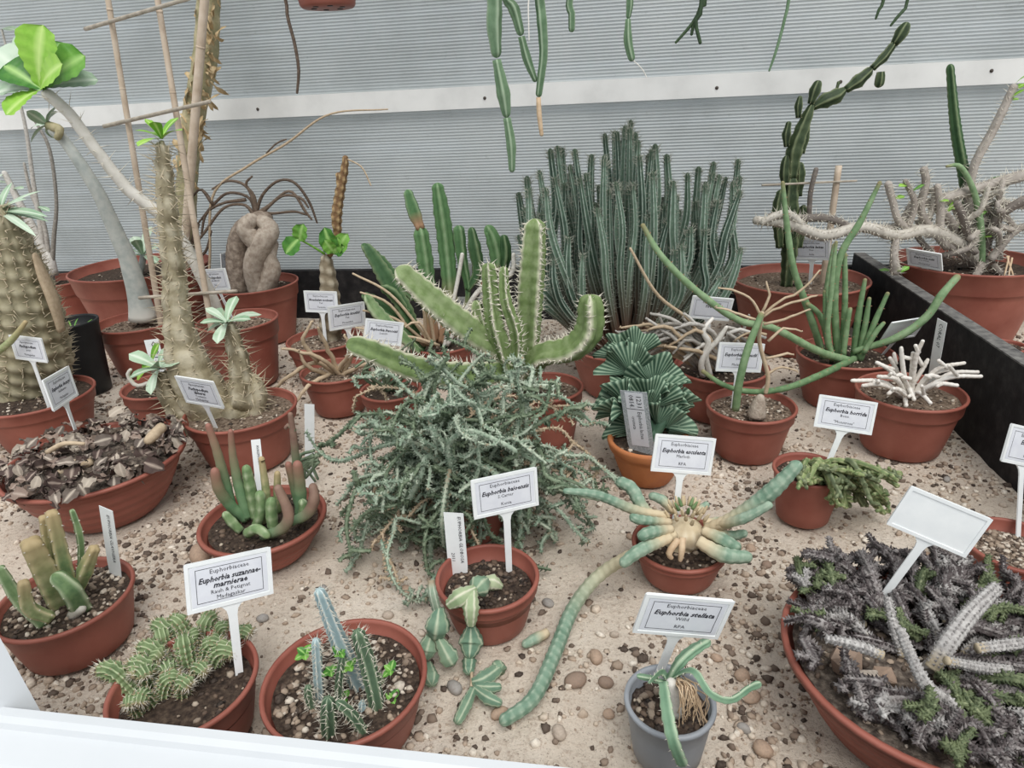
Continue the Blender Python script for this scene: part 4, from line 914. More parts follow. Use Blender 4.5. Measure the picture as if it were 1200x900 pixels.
# -- small caudex with green stem
s = PL['smallcaudex'] = potted('potted_small_caudex', 'small swollen caudex with one green stem and dry side twigs in a terracotta pot', 880, 473, 100, 546, mat='terracotta', soil='soil_light', ngrit=320, gs=(.002, .0045))
s.off = .03
s.stem([(886, 488, .02), (889, 474, .02), (892, 462, .02)], [22, 17, 8], SM['caudex'], 'caudex', step=.005, ns=12)
s.stem([(862, 480, .02), (866, 450, .03), (876, 410, .03), (893, 366, .02)], [9, 9, 9, 7], SM['stick'], step=.01, ns=10, ribs=0)
s.stem([(893, 366, .02), (890, 400, .0), (900, 440), (897, 462)], [5, 5, 5, 5], SM['twig_tan'], 'twig', step=.01, ns=7)
for L_ in ([(893, 372), (880, 350), (858, 340), (842, 338)], [(893, 370), (915, 352), (940, 340), (962, 316)], [(893, 372), (912, 360), (945, 350), (958, 346)], [(890, 376), (862, 366), (838, 360)], [(895, 380), (925, 372), (950, 362)], [(892, 368), (902, 345), (898, 330)], [(898, 420), (925, 414), (930, 416)], [(898, 392), (880, 390), (862, 398)], [(900, 400), (918, 385), (940, 388)], [(897, 440), (915, 430), (935, 436)]):
    s.stem(L_, [3.6]+[3]*(len(L_)-2)+[2], SM['twig_tan'], 'twig', step=.012, ns=6, wob=.0008)

# -- green pencil stems
s = PL['pencil'] = potted('potted_pencil_plant', 'many smooth green pencil stems, some arching far out of the pot', 991, 412, 107, 484, mat='terracotta', soil='soil', ngrit=180)
kw = dict(step=.010, ns=10, tub=.035, period=.05)
for L_, w in (([(1000, 424, .02), (960, 412, .08), (905, 384, .12), (865, 375, .14), (815, 340, .15), (775, 300, .15), (752, 262, .14)], [13, 12, 11, 11, 11, 10, 7]), ([(1002, 420, .02), (960, 440, .14), (920, 455, .205), (880, 459, .235), (848, 451, .24), (822, 434, .24)], [11, 11, 10, 9, 8, 7]),
              ([(1000, 412, .02), (1050, 396, .06), (1085, 372, .07), (1104, 345, .07), (1124, 322, .06)], [9, 12, 12, 12, 10]), ([(982, 420), (978, 350), (985, 300), (1008, 260), (1032, 212)], [11, 11, 11, 10, 6]), ([(966, 420), (946, 360, .02), (930, 315, .03), (922, 262, .03), (917, 212, .03)], [11, 11, 10, 9, 6]),
              ([(975, 418, .01), (962, 372, .02), (945, 355, .03)], [10, 9, 7]), ([(972, 420), (968, 360), (972, 320), (978, 285)], [10, 10, 9, 6]), ([(985, 420), (990, 360), (990, 296)], [9, 9, 7]), ([(1000, 420, .01), (1006, 370, .01), (1014, 326, .01)], [10, 10, 6]), ([(1006, 420, .02), (1014, 380, .02), (1019, 348, .02)], [9, 9, 6]),
              ([(1008, 422, .03), (1024, 380, .03), (1041, 342, .03)], [9, 9, 6]), ([(1012, 414, .04), (1026, 390, .04), (1037, 377, .04)], [8, 8, 6]), ([(988, 416, .02), (994, 372, .02), (997, 360, .02)], [9, 8, 6]), ([(975, 424, .03), (968, 384, .04), (966, 340, .04)], [7, 7, 5]), ([(985, 430, .04), (970, 400, .05), (975, 330, .05), (980, 282, .05)], [8, 8, 8, 5])):
    s.stem(L_, [x*.76 for x in w], SM['stick'], 'stem', spine=dict(spacing=.035, length=.0035, width=.0012, ribs=3, jit=.2, start=.1), **kw)
s.finish(SM['spine_brown'])

# -- white coral branches
s = PL['coral'] = potted('potted_coral_branches', 'chalky white coral-like branches spreading over a terracotta pot by the divider board', 1067, 457, 115, 541, mat='terracotta', ngrit=220, soil='soil_light')
rr_ = random.Random(8)
for (uu, vv, dp) in ((997, 446, .05), (1028, 441, .05), (1026, 424, .0), (1042, 418, -.02), (1056, 406, .0), (1082, 398, .01), (1070, 412, .0), (1088, 420, .0), (1102, 442, .02), (1132, 425, .02), (1148, 436, .02), (1152, 441, .05), (1124, 452, .06), (1092, 474, .08), (1062, 477, .08), (1072, 470, .08), (1040, 462, .07), (1118, 432, .01), (1010, 452, .07), (1050, 440, .03)):
    s.stem([(1066+rr_.uniform(-8, 8), 468, .0), ((1066+uu)/2+rr_.uniform(-4, 4), (456+vv)/2-rr_.uniform(2, 8), dp*.7), (uu, vv, dp)], [5, 5.4, 4.4], SM['corals'], 'branch', step=.004, ns=9, tub=.12, period=.009, spiral=2)
    mu, mv = (1066+2*uu)/3, (456+2*vv)/3-4
    s.stem([(mu, mv, dp*.8), (mu+rr_.uniform(-14, 14), mv-rr_.uniform(-4, 16), dp)], [4.8, 4], SM['corals'], 'branch', step=.004, ns=8, tub=.12, period=.009, spiral=2)

# -- jointed dark cactus with spiny branch, back right
s = PL['jointed'] = potted('potted_jointed_cactus', 'dark jointed cactus with a long arm slanting up across the white rail', 937, 325, 150, 420, mat='terracotta', ngrit=160, soil='soil_light')
kj = dict(step=.008, ribs=5, dep=.36, sharp=1.2, tub=.08, period=.03)
for L_, w in (([(922, 335), (926, 290), (926, 240), (928, 205)], [14, 20, 22, 14]), ([(928, 208), (932, 175), (944, 142), (952, 122)], [13, 20, 15, 8]), ([(952, 126), (966, 118), (980, 112), (991, 104)], [7, 18, 18, 8]), ([(991, 105), (1006, 94), (1022, 80)], [9, 17, 9]), ([(1022, 80), (1036, 66), (1048, 50)], [8, 12, 8]), ([(1048, 52), (1055, 42), (1064, 26)], [9, 16, 12]),
              ([(950, 122), (955, 108), (960, 94)], [7, 14, 11]), ([(936, 138), (936, 126), (938, 112)], [6, 10, 6]), ([(922, 172), (922, 158), (925, 142)], [6, 11, 6]), ([(940, 180), (944, 160), (946, 140)], [6, 11, 6]), ([(920, 220), (920, 200), (922, 182)], [8, 13, 8]), ([(936, 230), (938, 205), (938, 190)], [8, 13, 8]), ([(914, 290), (912, 250), (916, 222)], [9, 16, 10]), ([(936, 290), (940, 260), (942, 240)], [9, 14, 9]), ([(980, 106), (982, 100), (983, 95)], [3, 4, 5]),
              ([(1032, 84), (1031, 92), (1029, 103)], [8, 13, 9])):
    s.stem(L_, w, SM['jointed'], 'joint', spine=dict(spacing=.03, length=.004, width=.0006, jit=.3), **kj)
for L_, w in (([(948, 255, .03), (950, 225, .03), (957, 196, .03)], [6, 6, 6]),):
    s.stem(L_, w, SM['spinygrey'], 'twig', step=.01, spine=dict(spacing=.02, length=.012, ribs=4))
s.finish(SM['spine_tan'])

# -- spiny sprawling shrub beyond divider
s = PL['spinyshrub'] = potted('potted_spiny_shrub', 'sprawling spiny grey stems with small leaves in a wide red pot behind the divider board', 1135, 304, 158, None, 0.55, mat='terracotta', ngrit=120)
kg = dict(step=.010, ns=9, tub=.08, period=.03, spiral=2, spine=dict(spacing=.010, length=.018, width=.0010, ribs=5, jit=.45))
for L_, w in (([(1150, 310), (1132, 290, .02), (1090, 270, .05), (1050, 276, .08), (1010, 266, .10), (965, 276, .12), (925, 262, .12), (882, 258, .12)], [16, 16, 14, 12, 12, 13, 13, 9]), ([(1140, 300), (1105, 250, .02), (1075, 235, .03), (1058, 258, .04), (1040, 268, .05), (1008, 262, .06)], [12, 11, 9, 9, 9, 7]), ([(1145, 305), (1120, 240), (1100, 235, .02), (1150, 220), (1200, 205), (1240, 195)], [13, 12, 11, 14, 14, 12]),
              ([(1140, 310), (1135, 260), (1140, 200), (1165, 150), (1190, 98)], [9, 9, 10, 10, 9]), ([(1150, 305), (1165, 260, .03), (1200, 235, .05), (1235, 225, .05)], [10, 10, 12, 12]), ([(1140, 305), (1105, 280, .04), (1102, 245, .05), (1098, 215, .05)], [10, 10, 9, 8]), ([(1110, 290, .04), (1080, 250, .05), (1085, 215, .05), (1082, 195, .05)], [9, 9, 9, 9]),
              ([(1090, 275, .05), (1056, 262, .06), (1046, 235, .06), (1040, 212, .06)], [8, 8, 8, 9]), ([(1060, 275, .06), (1072, 240, .06), (1060, 210, .06)], [8, 7, 6]), ([(1150, 310, .03), (1140, 330, .07), (1130, 345, .09)], [10, 9, 6]), ([(1160, 305, .03), (1190, 270, .03), (1225, 262, .03)], [10, 9, 9]), ([(1140, 305), (1128, 255, .06), (1120, 235, .06)], [9, 9, 8]),
              ([(1165, 312, .04), (1180, 330, .10), (1170, 360, .12), (1150, 376, .13)], [8, 6, 5, 4]), ([(1050, 278, .08), (1048, 300, .10), (1050, 322, .10)], [9, 9, 13]), ([(940, 264, .12), (920, 250, .13), (890, 262, .13)], [10, 9, 7]), ([(1000, 268, .10), (970, 256, .1), (930, 256, .1), (900, 252, .1)], [9, 9, 9, 6])):
    s.stem(L_, w, SM['spinygrey'] if L_[-1][0] > 895 else SM['spinypale'], 'branch', **kg)
rr_ = random.Random(41)
for k in range(12):
    u0 = rr_.uniform(1070, 1190); v0 = rr_.uniform(255, 305); L_ = [(u0, v0, rr_.uniform(0, .06))]
    for q in range(3): u0 += rr_.uniform(-28, 34); v0 -= rr_.uniform(-6, 32); L_.append((u0, v0, rr_.uniform(-.02, .06)))
    s.stem(L_, [7, 7, 6.5, 6], SM['spinygrey'] if k % 4 else SM['spinypale'], 'branch', **kg)
s.stem([(1142, 305, -.03), (1132, 220, -.03), (1120, 150, -.03), (1113, 75, -.03)], [12, 14, 13, 9], SM['dark_lobe'], 'column', step=.008, ribs=4, dep=.35, sharp=1.2, tub=.08, period=.02)
s.stem([(1150, 312, .02), (1150, 275, .03), (1143, 230, .03), (1126, 196, .03), (1108, 195, .03)], [8, 8, 7, 6, 3], SM['stick'], 'shoot', step=.01)
for k, L_ in enumerate(([(1180, 300, .06), (1188, 330, .09), (1184, 355, .10)], [(1182, 300, .06), (1176, 325, .09), (1165, 350, .10)], [(1186, 302, .06), (1182, 330, .09), (1190, 350, .09)])): s.stem(L_, [2.4, 2, 1.5], SM['root'], 'root', step=.015, ns=5, wob=.001)
rr_ = random.Random(6)
for (uu, vv) in ((1050, 232), (1060, 228), (1085, 245), (1093, 238), (1180, 108), (1172, 118), (1192, 92), (1165, 112), (1110, 250), (1120, 245), (1118, 262), (1160, 245), (1150, 278), (1175, 185), (1185, 178), (1040, 320), (1048, 330), (1032, 332), (1140, 265), (1070, 215)):
    p = s.near(uu, vv); mb = MB(); leaf(mb, p, (rr_.uniform(-1, 1), rr_.uniform(-1, .2), rr_.uniform(-.2, 1)), (0, -.5, 1), rr_.uniform(.03, .05), .02, .4, .15, n=6); s.add(mb, 'leaf', SM['leaf_bright'] if rr_.random() < .6 else SM['leaf'])
s.finish(SM['spine_white'])
s = PL['emptyred'] = potted('plant_pot', 'small empty reddish pot lying low on the gravel behind the divider board', 1178, 404, 44, 434, mat='terracotta', cat='plant pot', kind='plain', ngrit=40, k=.8)

# -- drooping crest, green and cream
s = PL['lichen'] = potted('potted_drooping_crest', 'crinkled green and cream crest spilling over the side of a small terracotta pot', 948, 549, 78, 620, mat='terracotta', ngrit=50, kind='plain', k=.76)
rr_ = random.Random(14)
for k in range(64):
    f_ = k/64; u1 = rr_.uniform(935, 1058); v1 = np.interp(u1, [930, 960, 1000, 1030, 1060], [560, 568, 585, 590, 575])+rr_.uniform(-38, 26)*np.interp(u1, [930, 1000, 1060], [.3, 1, .6])
    dp = rr_.uniform(.0, .10); u0 = 950+rr_.uniform(-22, 26); v0 = 556; um = (u0+u1)/2; vm = min(v0, v1)-rr_.uniform(2, 16)
    P = s.pts([(u0, v0, .01), (um, vm, dp*.6), (u1, v1, dp)]); P[:, 2] = np.maximum(P[:, 2], .012); mb = MB()
    sweep(mb, P, [.004, .0046, .0036], step=.005, ns=9, tub=.34, period=.011, spiral=2)
    for q in range(5):
        t_ = rr_.uniform(.4, 1); p = P[1]*(1-t_)+P[2]*t_; dd = np.array([rr_.gauss(0, 1), rr_.gauss(0, 1), rr_.gauss(.2, .8)]); dd /= np.linalg.norm(dd); e_ = p+dd*.014; e_[2] = max(e_[2], .008)
        sweep(mb, [p, e_], [.0036, .0026], step=.004, ns=7, tub=.3, period=.009, spiral=2, smooth=5)
    s.add(mb, 'crest', SM['crest_pale'] if rr_.random() < .6 else SM['bowlgreen'])

# -- globe joints
s = PL['globes'] = potted('potted_globe_chain', 'chain of grey-green globe joints hanging out of a terracotta pot onto the gravel', 571, 674, 118, 759, mat='terracotta', soil='soil', grit='grit_dark', ngrit=260, drop=.022)
def joint(L_, w, mat='globe'): s.stem(L_, [x*1.2 for x in w], SM[mat], 'joint', step=.003, ribs=6, dep=.09, sharp=1, tub=.10, period=.008, tip=.9)
joint([(588, 688, .02), (577, 683, .02), (566, 681, .02)], [6, 17, 10], 'globe_pale'); joint([(570, 680, .03), (562, 687, .04), (555, 694, .05)], [10, 24, 10]); joint([(557, 690, .05), (540, 700, .06), (524, 710, .06)], [9, 20, 9], 'globe_pale'); joint([(553, 690, .05), (552, 712, .07), (552, 734, .075)], [10, 17, 9], 'globe_pale')
joint([('g', 552, 734, 0.05), ('g', 552, 752, 0.03), ('g', 550, 772, 0.02)], [9, 27, 10]); joint([(515, 712, .06), (513, 732, .07), (510, 748, .07)], [9, 26, 12]); joint([(505, 680, .05), (507, 696, .06), (512, 716, .06)], [7, 9, 9], 'mint'); joint([('g', 505, 745, 0.045), ('g', 501, 760, 0.03), ('g', 498, 774, 0.02)], [10, 22, 10]); joint([('g', 514, 748, 0.045), ('g', 526, 770, 0.025), ('g', 532, 780, 0.015)], [9, 21, 10]); joint([('g', 502, 778, 0.012), ('g', 505, 795, 0.012), ('g', 506, 803, 0.012)], [8, 17, 10])
joint([('g', 550, 775, 0.012), ('g', 549, 790, 0.012)], [14, 10]); joint([('g', 553, 800, 0.012), ('g', 566, 797, 0.012), ('g', 586, 782, 0.012)], [8, 18, 12]); joint([('g', 556, 804, 0.012), ('g', 572, 806, 0.012), ('g', 588, 805, 0.012)], [7, 12, 8]); joint([('g', 556, 806, 0.012), ('g', 572, 818, 0.012), ('g', 588, 825, 0.012)], [7, 14, 8]); joint([('g', 554, 808, 0.012), ('g', 546, 826, 0.012), ('g', 535, 848, 0.012)], [8, 13, 10])
joint([('g', 586, 786, 0.012), ('g', 580, 776, 0.012)], [14, 12]); s.stem([('g', 551, 772, 0.012), ('g', 553, 795, 0.012), ('g', 552, 806, 0.012)], 4, SM['twig_tan'], 'root', step=.01, ns=6)
# -- white-spined columns, front
s = PL['front_columns'] = potted('potted_white_spined_columns', 'slim ribbed columns with white spines and green seedlings in a shallow terracotta pot', 404, 793, 188, None, .40, mat='terracotta', kind='plain', k=.8, drop=.016, ngrit=420, gs=(.002, .006), grit='grit')
s.low = s.zs-.012
kc = dict(step=.004, dep=.32, sharp=1.2, tub=.08, period=.010)
sw_ = dict(spacing=.006, length=.009, n_each=2, width=.00045, jit=.5)
for L_, w, mat, rb in (([(436, 852), (425, 812), (400, 758, .01), (373, 690, .02)], [18, 20, 21, 14], 'paleblue', 6), ([(444, 852, .03), (440, 818, .03), (430, 775, .02), (418, 738, .02)], [18, 19, 20, 16], 'darkribs', 6), ([(375, 828, .02), (373, 795, .02), (370, 748, .02)], [10, 12, 11], 'paleblue', 6), ([(396, 828, .02), (398, 795, .02), (402, 768, .02)], [9, 11, 9], 'darkribs', 6),
                       ([(386, 866, .06), (385, 840, .06), (384, 817, .06)], [18, 20, 16], 'darkribs', 6), ([(428, 862, .06), (412, 838, .06), (394, 822, .06)], [13, 14, 12], 'darkribs', 6), ([(460, 812, -.02), (459, 795, -.02), (458, 778, -.02)], [12, 14, 12], 'darkribs', 6), ([(366, 830, .03), (362, 815, .03), (361, 803, .03)], [9, 11, 9], 'darkribs', 6), ([(454, 858, .04), (460, 842, .03), (462, 832, .03)], [11, 13, 10], 'darkribs', 6), ([(440, 840, .01), (448, 815, .0), (444, 790, .0)], [9, 11, 9], 'green', 6), ([(424, 848, .04), (425, 820, .03)], [10, 10], 'paleblue', 6)):
    s.stem(L_, w, SM[mat], ribs=rb, spine=sw_, **kc)
for (uu, vv) in ((404, 815), (460, 818), (388, 783), (358, 763), (400, 762), (372, 848), (458, 782), (410, 778)):
    base_ = s.P(uu, vv+4, .02); base_[2] = max(base_[2], s.zs)
    rosette(s, base_, .010, .007, 4, SM['leaf'], (0, -.2, 1), (.5, 1.3), shape='lance')
s.finish(SM['spine_white'])
# -- tubercled clump, front left
s = PL['tuber'] = potted('potted_tubercled_clump', 'low clump of creeping green tubercled stems in a terracotta pot beside the ledge', 215, 798, 163, None, .50, mat='terracotta', soil='soil', drop=.020, kind='plain', k=.78, ngrit=80, grit='grit_dark')
zt = s.zs
for (a, b_, w) in (((160, 812), (116, 786), 26), ((192, 802), (151, 782), 26), ((204, 787), (163, 760), 25), ((210, 762), (181, 733), 23), ((222, 752), (203, 728), 21), ((238, 760), (252, 722), 22), ((258, 760), (268, 735), 18), ((222, 784), (217, 750), 25), ((250, 782), (279, 765), 25), ((240, 776), (262, 755), 22), ((232, 800), (243, 790), 20), ((215, 818), (224, 806), 22), ((190, 822), (212, 794), 21), ((180, 828), (162, 828), 21), ((165, 838), (152, 830), 20), ((190, 790), (188, 772), 24), ((176, 806), (172, 796), 24), ((280, 760), (296, 744), 20), ((205, 800), (198, 790), 22), ((228, 770), (232, 745), 20), ((196, 770), (192, 745), 20), ((175, 780), (158, 795), 20)):
    p = on_z(a[0], a[1], zt-.004); e = CAMP+ray(*b_)*0; P1 = on_z(b_[0], b_[1], zt+.022); mid = (p+P1)/2+(0, 0, .016); rr0 = .5*w*m_per_px(P1)
    mb = MB(); S = sweep(mb, [p, mid, P1], [rr0*.78, rr0*.88, rr0*.7], step=.0017, ribs=11, dep=.20, tub=.16, period=.0062, tip=.8, phase=random.random()*6)
    spines(mb, S, spacing=.0062, length=.0042, ribs=11, width=.0014, start=.1, jit=.15, up=.5); spines(s.sp, S, spacing=.0062, length=.006, ribs=11, width=.0005, start=.2, jit=.3, up=.5); spines(s.sp, S, spacing=.002, length=.008, ribs=11, width=.0006, start=.93, jit=.4, up=.9)
    s.add(mb, 'stem', SM['tubercle'])
s.finish(SM['spine_white'])
# -- stubby stems, bowl
s = PL['stubby'] = potted('potted_stubby_stems', 'stubby green and reddish finger stems in a shallow terracotta bowl', 308, 606, 140, 669, kind='bowl', mat='terracotta', k=.55, drop=.012, ngrit=160, grit='grit_dark')
kb = dict(step=.005, ns=12, tub=.06, period=.02, spiral=2, tip=1.1)
for L_, w, mat in (([(288, 608), (270, 592, .01), (256, 572, .02), (251, 548, .02)], [12, 13, 13, 10], 'green_red'), ([(275, 610), (264, 565, .0), (254, 528, .0), (243, 496, .0)], [12, 12, 10, 7], 'green_red'), ([(290, 606), (280, 570), (273, 535), (270, 503)], [12, 12, 9, 6], 'green_red'), ([(300, 606), (294, 575), (288, 545)], [13, 14, 11], 'green'), ([(325, 600), (325, 575), (325, 552)], [9, 9, 7], 'yellowgreen'), ([(308, 628, .05), (330, 620, .06), (338, 602, .06), (324, 568, .05)], [11, 13, 13, 10], 'red'),
                   ([(352, 602), (352, 575), (348, 540)], [13, 14, 11], 'green_red'), ([(352, 600, -.02), (345, 570, -.02), (337, 541, -.02)], [10, 11, 8], 'green_red'), ([(340, 612, .04), (360, 602, .04), (368, 585, .04), (366, 566, .03)], [11, 13, 13, 9], 'red'), ([(320, 618, .03), (318, 600, .03), (318, 583, .03)], [13, 14, 12], 'green'), ([(348, 560, -.03), (345, 520, -.03), (340, 483, -.03)], [9, 9, 6], 'red'), ([(300, 618, .02), (306, 596, .02), (304, 575, .02)], [11, 13, 11], 'green'), ([(282, 622, .03), (272, 612, .03), (262, 600, .03)], [10, 12, 9], 'green'), ([(310, 612), (312, 580), (306, 535)], [10, 10, 7], 'yellowgreen'), ([(290, 625, .05), (302, 620, .06), (316, 630, .07)], [12, 13, 9], 'green'), ([(350, 610, .02), (356, 600, .02), (354, 585, .02)], [11, 12, 10], 'green'), ([(345, 505, -.03), (338, 498, -.03), (334, 503, -.03)], [6, 5, 4], 'red')):
    s.stem(L_, w, SM[mat], **kb)
# -- yellow-green columns bottom left
s = PL['yellow'] = potted('potted_yellow_green_columns', 'yellow-green blunt columns in a terracotta pot at the front corner of the bed', 76, 698, 143, 781, mat='terracotta', kind='plain', k=.8, ngrit=420, gs=(.002, .005), drop=.012)
ky = dict(step=.005, ribs=4, dep=.26, sharp=1.1, tub=.05, period=.02, tip=.7, spine=dict(spacing=.018, length=.003, width=.0012, jit=.2))
for L_, w, mat in (([(78, 722, .0), (58, 680, .01), (34, 632, .02)], [28, 30, 26], 'yellowgreen'), ([(88, 712), (74, 660), (60, 598)], [18, 20, 16], 'yellowgreen'), ([(78, 705, -.02), (60, 650, -.02), (51, 604, -.02)], [14, 14, 12], 'yellowgreen'), ([(52, 732, .04), (22, 702, .04), (-2, 664, .04)], [17, 18, 13], 'green'), ([(60, 724, .05), (34, 712, .06), (27, 680, .06)], [15, 18, 14], 'yellowgreen'), ([(94, 712, .02), (82, 690, .03), (62, 672, .03)], [26, 26, 18], 'green'), ([(94, 690, -.02), (95, 645, -.02), (92, 622, -.02), (84, 597, -.02)], [8, 8, 9, 7], 'green'), ([(92, 695, .0), (100, 668, .0), (112, 640, .0)], [9, 19, 12], 'yellowgreen')):
    s.stem(L_, w, SM[mat], **ky)
s.stem([(84, 722, .03), (92, 715, .03), (100, 712, .03)], [12, 14, 9], SM['trunk_pale'], 'root', step=.006)
s.finish(SM['spine_white'])
# -- flat winged stems in grey pot
s = PL['grey'] = potted('potted_winged_stems', 'flat winged green stems and fibrous roots in a small grey plastic pot', 785, 819, 102, 914, mat='grey_plastic', kind='plain', k=.80, drop=.016, ngrit=150, gs=(.002, .006), grit='grit_dark')
kf = dict(step=.004, ribs=3, dep=.45, sharp=1.3, tub=.09, period=.012, flat=.55, spine=dict(spacing=.012, length=.0035, width=.0005, jit=.2))
for L_, w in (([(780, 805), (795, 778, .0), (812, 762, -.01), (832, 750, -.02)], [14, 19, 20, 16]), ([(778, 800, .02), (783, 835, .05), (790, 868, .07), (802, 898, .07)], [13, 17, 17, 15]), ([(786, 795), (812, 786, .02), (832, 812, .04), (856, 820, .04), (878, 806, .03), (892, 800, .03)], [9, 11, 10, 9, 9, 11]), ([(778, 800), (762, 795, .0), (746, 792, .0)], [9, 11, 8]), ([(784, 800), (775, 788, -.01), (760, 800, .02)], [8, 9, 6])):
    s.stem(L_, w, SM['flatstem'], **kf)
s.stem([(792, 834, .01), (790, 815, .01), (786, 796, .01)], [22, 20, 12], SM['twig_white'], 'caudex', step=.005)
rr_ = random.Random(13)
for k in range(34):
    a = (796+rr_.uniform(-6, 10), 796+rr_.uniform(-4, 8), .01); b_ = (rr_.uniform(795, 832), rr_.uniform(828, 852), .03)
    s.stem([a, ((a[0]+b_[0])/2+rr_.uniform(0, 16), (a[1]+b_[1])/2-6, .03), b_], [1.6, 1.6, 1.1], SM['root'], 'root', step=.006, ns=5, wob=.0006)
s.finish(SM['spine_white'])
# -- big bowl of scaly stems, front right
s = PL['bowl'] = potted('potted_scaly_bowl', 'wide terracotta bowl crowded with scaly purple-grey stems radiating outward', 1092, 768, 322, None, .34, kind='bowl', mat='terracotta', k=.60, drop=.010, soil='litter', ngrit=300, gs=(.002, .007))
rr_ = random.Random(17)
bc = np.array([s.C[0], s.C[1], s.zs])
for k in range(190):
    a = rr_.uniform(0, 6.283); r0 = s.R*math.sqrt(rr_.random())*.86; L_ = rr_.uniform(.05, .10); a2 = a+rr_.gauss(0, .5)
    p = bc+np.array([r0*math.cos(a), r0*math.sin(a), rr_.uniform(.0, .02)]); e = p+np.array([math.cos(a2)*L_, math.sin(a2)*L_, rr_.uniform(-.012, .03)])
    rad_ = np.linalg.norm(e[:2]-bc[:2])
    if any(np.linalg.norm((q_-st_)[:2]) < .034 for q_ in (p, e, (p+e)/2) for st_ in (on_z(1000, 788, s.zs), on_z(1035, 792, s.zs))): continue
    fr_ = (e[0]-bc[0])*-.62+(e[1]-bc[1])*-.78
    if fr_ > 0 and rad_ > s.R*.93: e[:2] = bc[:2]+(e[:2]-bc[:2])*s.R*rr_.uniform(.78, .93)/rad_; rad_ = 0
    if rad_ > s.R*1.12: e[:2] = bc[:2]+(e[:2]-bc[:2])*s.R*1.12/rad_
    if rad_ > s.R*.9: e[2] = max(e[2], s.h+.006)
    mid = (p+e)/2+np.array([rr_.gauss(0, .008), rr_.gauss(0, .008), .012]); mb = MB(); r_ = rr_.uniform(.0036, .0062); t_ = rr_.random()
    mat = SM['bowlscale'] if t_ < .74 else (SM['bowlgreen'] if t_ < .88 else SM['bowlpale'])
    spines(mb, sweep(mb, [p, mid, e], [r_*.7, r_*.85, r_*.7], step=.004, ns=9, tub=.20, period=.010, spiral=3), .0035, .005, ribs=6, width=.0022, jit=.4, up=.6)
    for q in range(3):
        t2 = rr_.uniform(.3, 1); pp = (p*(1-t2)+e*t2)+(mid-(p+e)/2)*(1-abs(2*t2-1)); dd = np.array([rr_.gauss(0, 1), rr_.gauss(0, 1), rr_.gauss(.3, .5)]); dd /= np.linalg.norm(dd); 
        spines(mb, sweep(mb, [pp, pp+dd*rr_.uniform(.012, .026)], [r_*.6, r_*.45], step=.004, ns=7, tub=.2, period=.009, spiral=2, smooth=5), .0035, .0045, ribs=5, width=.002, jit=.4, up=.6)
    s.add(mb, 'stem', mat)
for L_, w, mat in (([(1092, 784, .03), (1112, 752, .02), (1138, 718, .0), (1170, 686, -.02)], [20, 24, 22, 17], 'bowlpale'), ([(1120, 826, .06), (1088, 806, .07), (1068, 770, .06), (1054, 736, .05)], [17, 16, 13, 11], 'bowlpale'), ([(1160, 855, .07), (1128, 838, .08), (1106, 815, .07)], [15, 15, 11], 'bowlpale'), ([(1035, 768, .05), (1000, 755, .04), (966, 748, .03)], [13, 15, 10], 'bowlpale'), ([(1108, 774, .05), (1150, 782, .05), (1190, 785, .05)], [12, 14, 12], 'bowlpale'), ([(1144, 760, .03), (1180, 756, .03), (1215, 752, .03)], [14, 15, 13], 'bowlpale'), ([(1060, 770, .0), (1048, 735, -.02), (1040, 700, -.05)], [14, 14, 10], 'bowlpale')):
    mb = MB(); S_ = s.stem(L_, [x*.82 for x in w], None, mb=mb, step=.0022, ns=16, tub=.10, period=.006, spiral=7); spines(mb, S_, .004, .0026, ribs=9, width=.0018, jit=.4, up=.8); s.add(mb, 'stem', SM[mat])
rr_ = random.Random(19)
for (uu, vv, sz, cz) in ((990, 775, .022, .15), (1012, 802, .024, .75), (1035, 792, .013, .2), (1135, 798, .012, .5), (1125, 812, .011, .4), (1090, 782, .010, .9), (1052, 822, .009, .5), (1195, 872, .012, .6)):
    mb = MB(); p = on_z(uu, vv, s.zs+.012); stones(mb, p[None], [sz], .7); mb.c = [np.full_like(x, cz) for x in mb.c]; s.add(mb, 'stone', MT['pebble'], None, None, None, False)
# -- bowl of dry leaf scales, left
s = PL['dryleaf'] = potted('potted_dry_leaf_bowl', 'low terracotta bowl heaped with crinkled dry brown leaves', 112, 534, 190, 618, kind='bowl', mat='terracotta', k=.55, drop=.008, ngrit=200, mound=.030, soil='litter')
meshes_ = []
rr_ = random.Random(23)
for k in range(10):
    mb = MB(); leaf(mb, (0, 0, 0), (1, 0, 0), (0, 0, 1), 1.0, rr_.uniform(.5, .8), rr_.uniform(.2, 1.2), rr_.uniform(-.3, .5), n=8, wave=.16, shape='lance'); meshes_.append(mb.mesh('dry_leaf', SM['leaf_dry'] if k % 2 else SM['leaf_dry2']))
for k in range(290):
    a = rr_.uniform(0, 6.283); r_ = s.R*math.sqrt(rr_.random())*1.02
    z_ = s.zs+.008+.046*max(0, 1-(r_/s.R)**2)*rr_.uniform(.35, 1.0)+(.012 if r_ > s.R*.85 else 0)
    o = link('dry_leaf', meshes_[rr_.randint(0, 9)], s.root, (r_*math.cos(a), r_*math.sin(a), z_)); o.scale = [rr_.uniform(.020, .040)]*3
    o.rotation_euler = (rr_.gauss(0, .6), rr_.gauss(0, .5), rr_.uniform(0, 6.283))
for L_, w in (([(60, 545, .05), (92, 552, .06), (95, 548, .06)], [9, 9, 5]), ([(70, 540, .06), (100, 545, .06), (66, 555, .08)], 8), ([(190, 500, .0), (178, 512, .03), (170, 520, .04)], [12, 13, 8]), ([(55, 530, .05), (75, 520, .05), (100, 520, .05)], [6, 6, 4]), ([(108, 540, .06), (84, 553, .07), (66, 556, .07)], [9, 9, 7])):
    s.stem(L_, w, SM['twig_tan'], 'twig', step=.006)
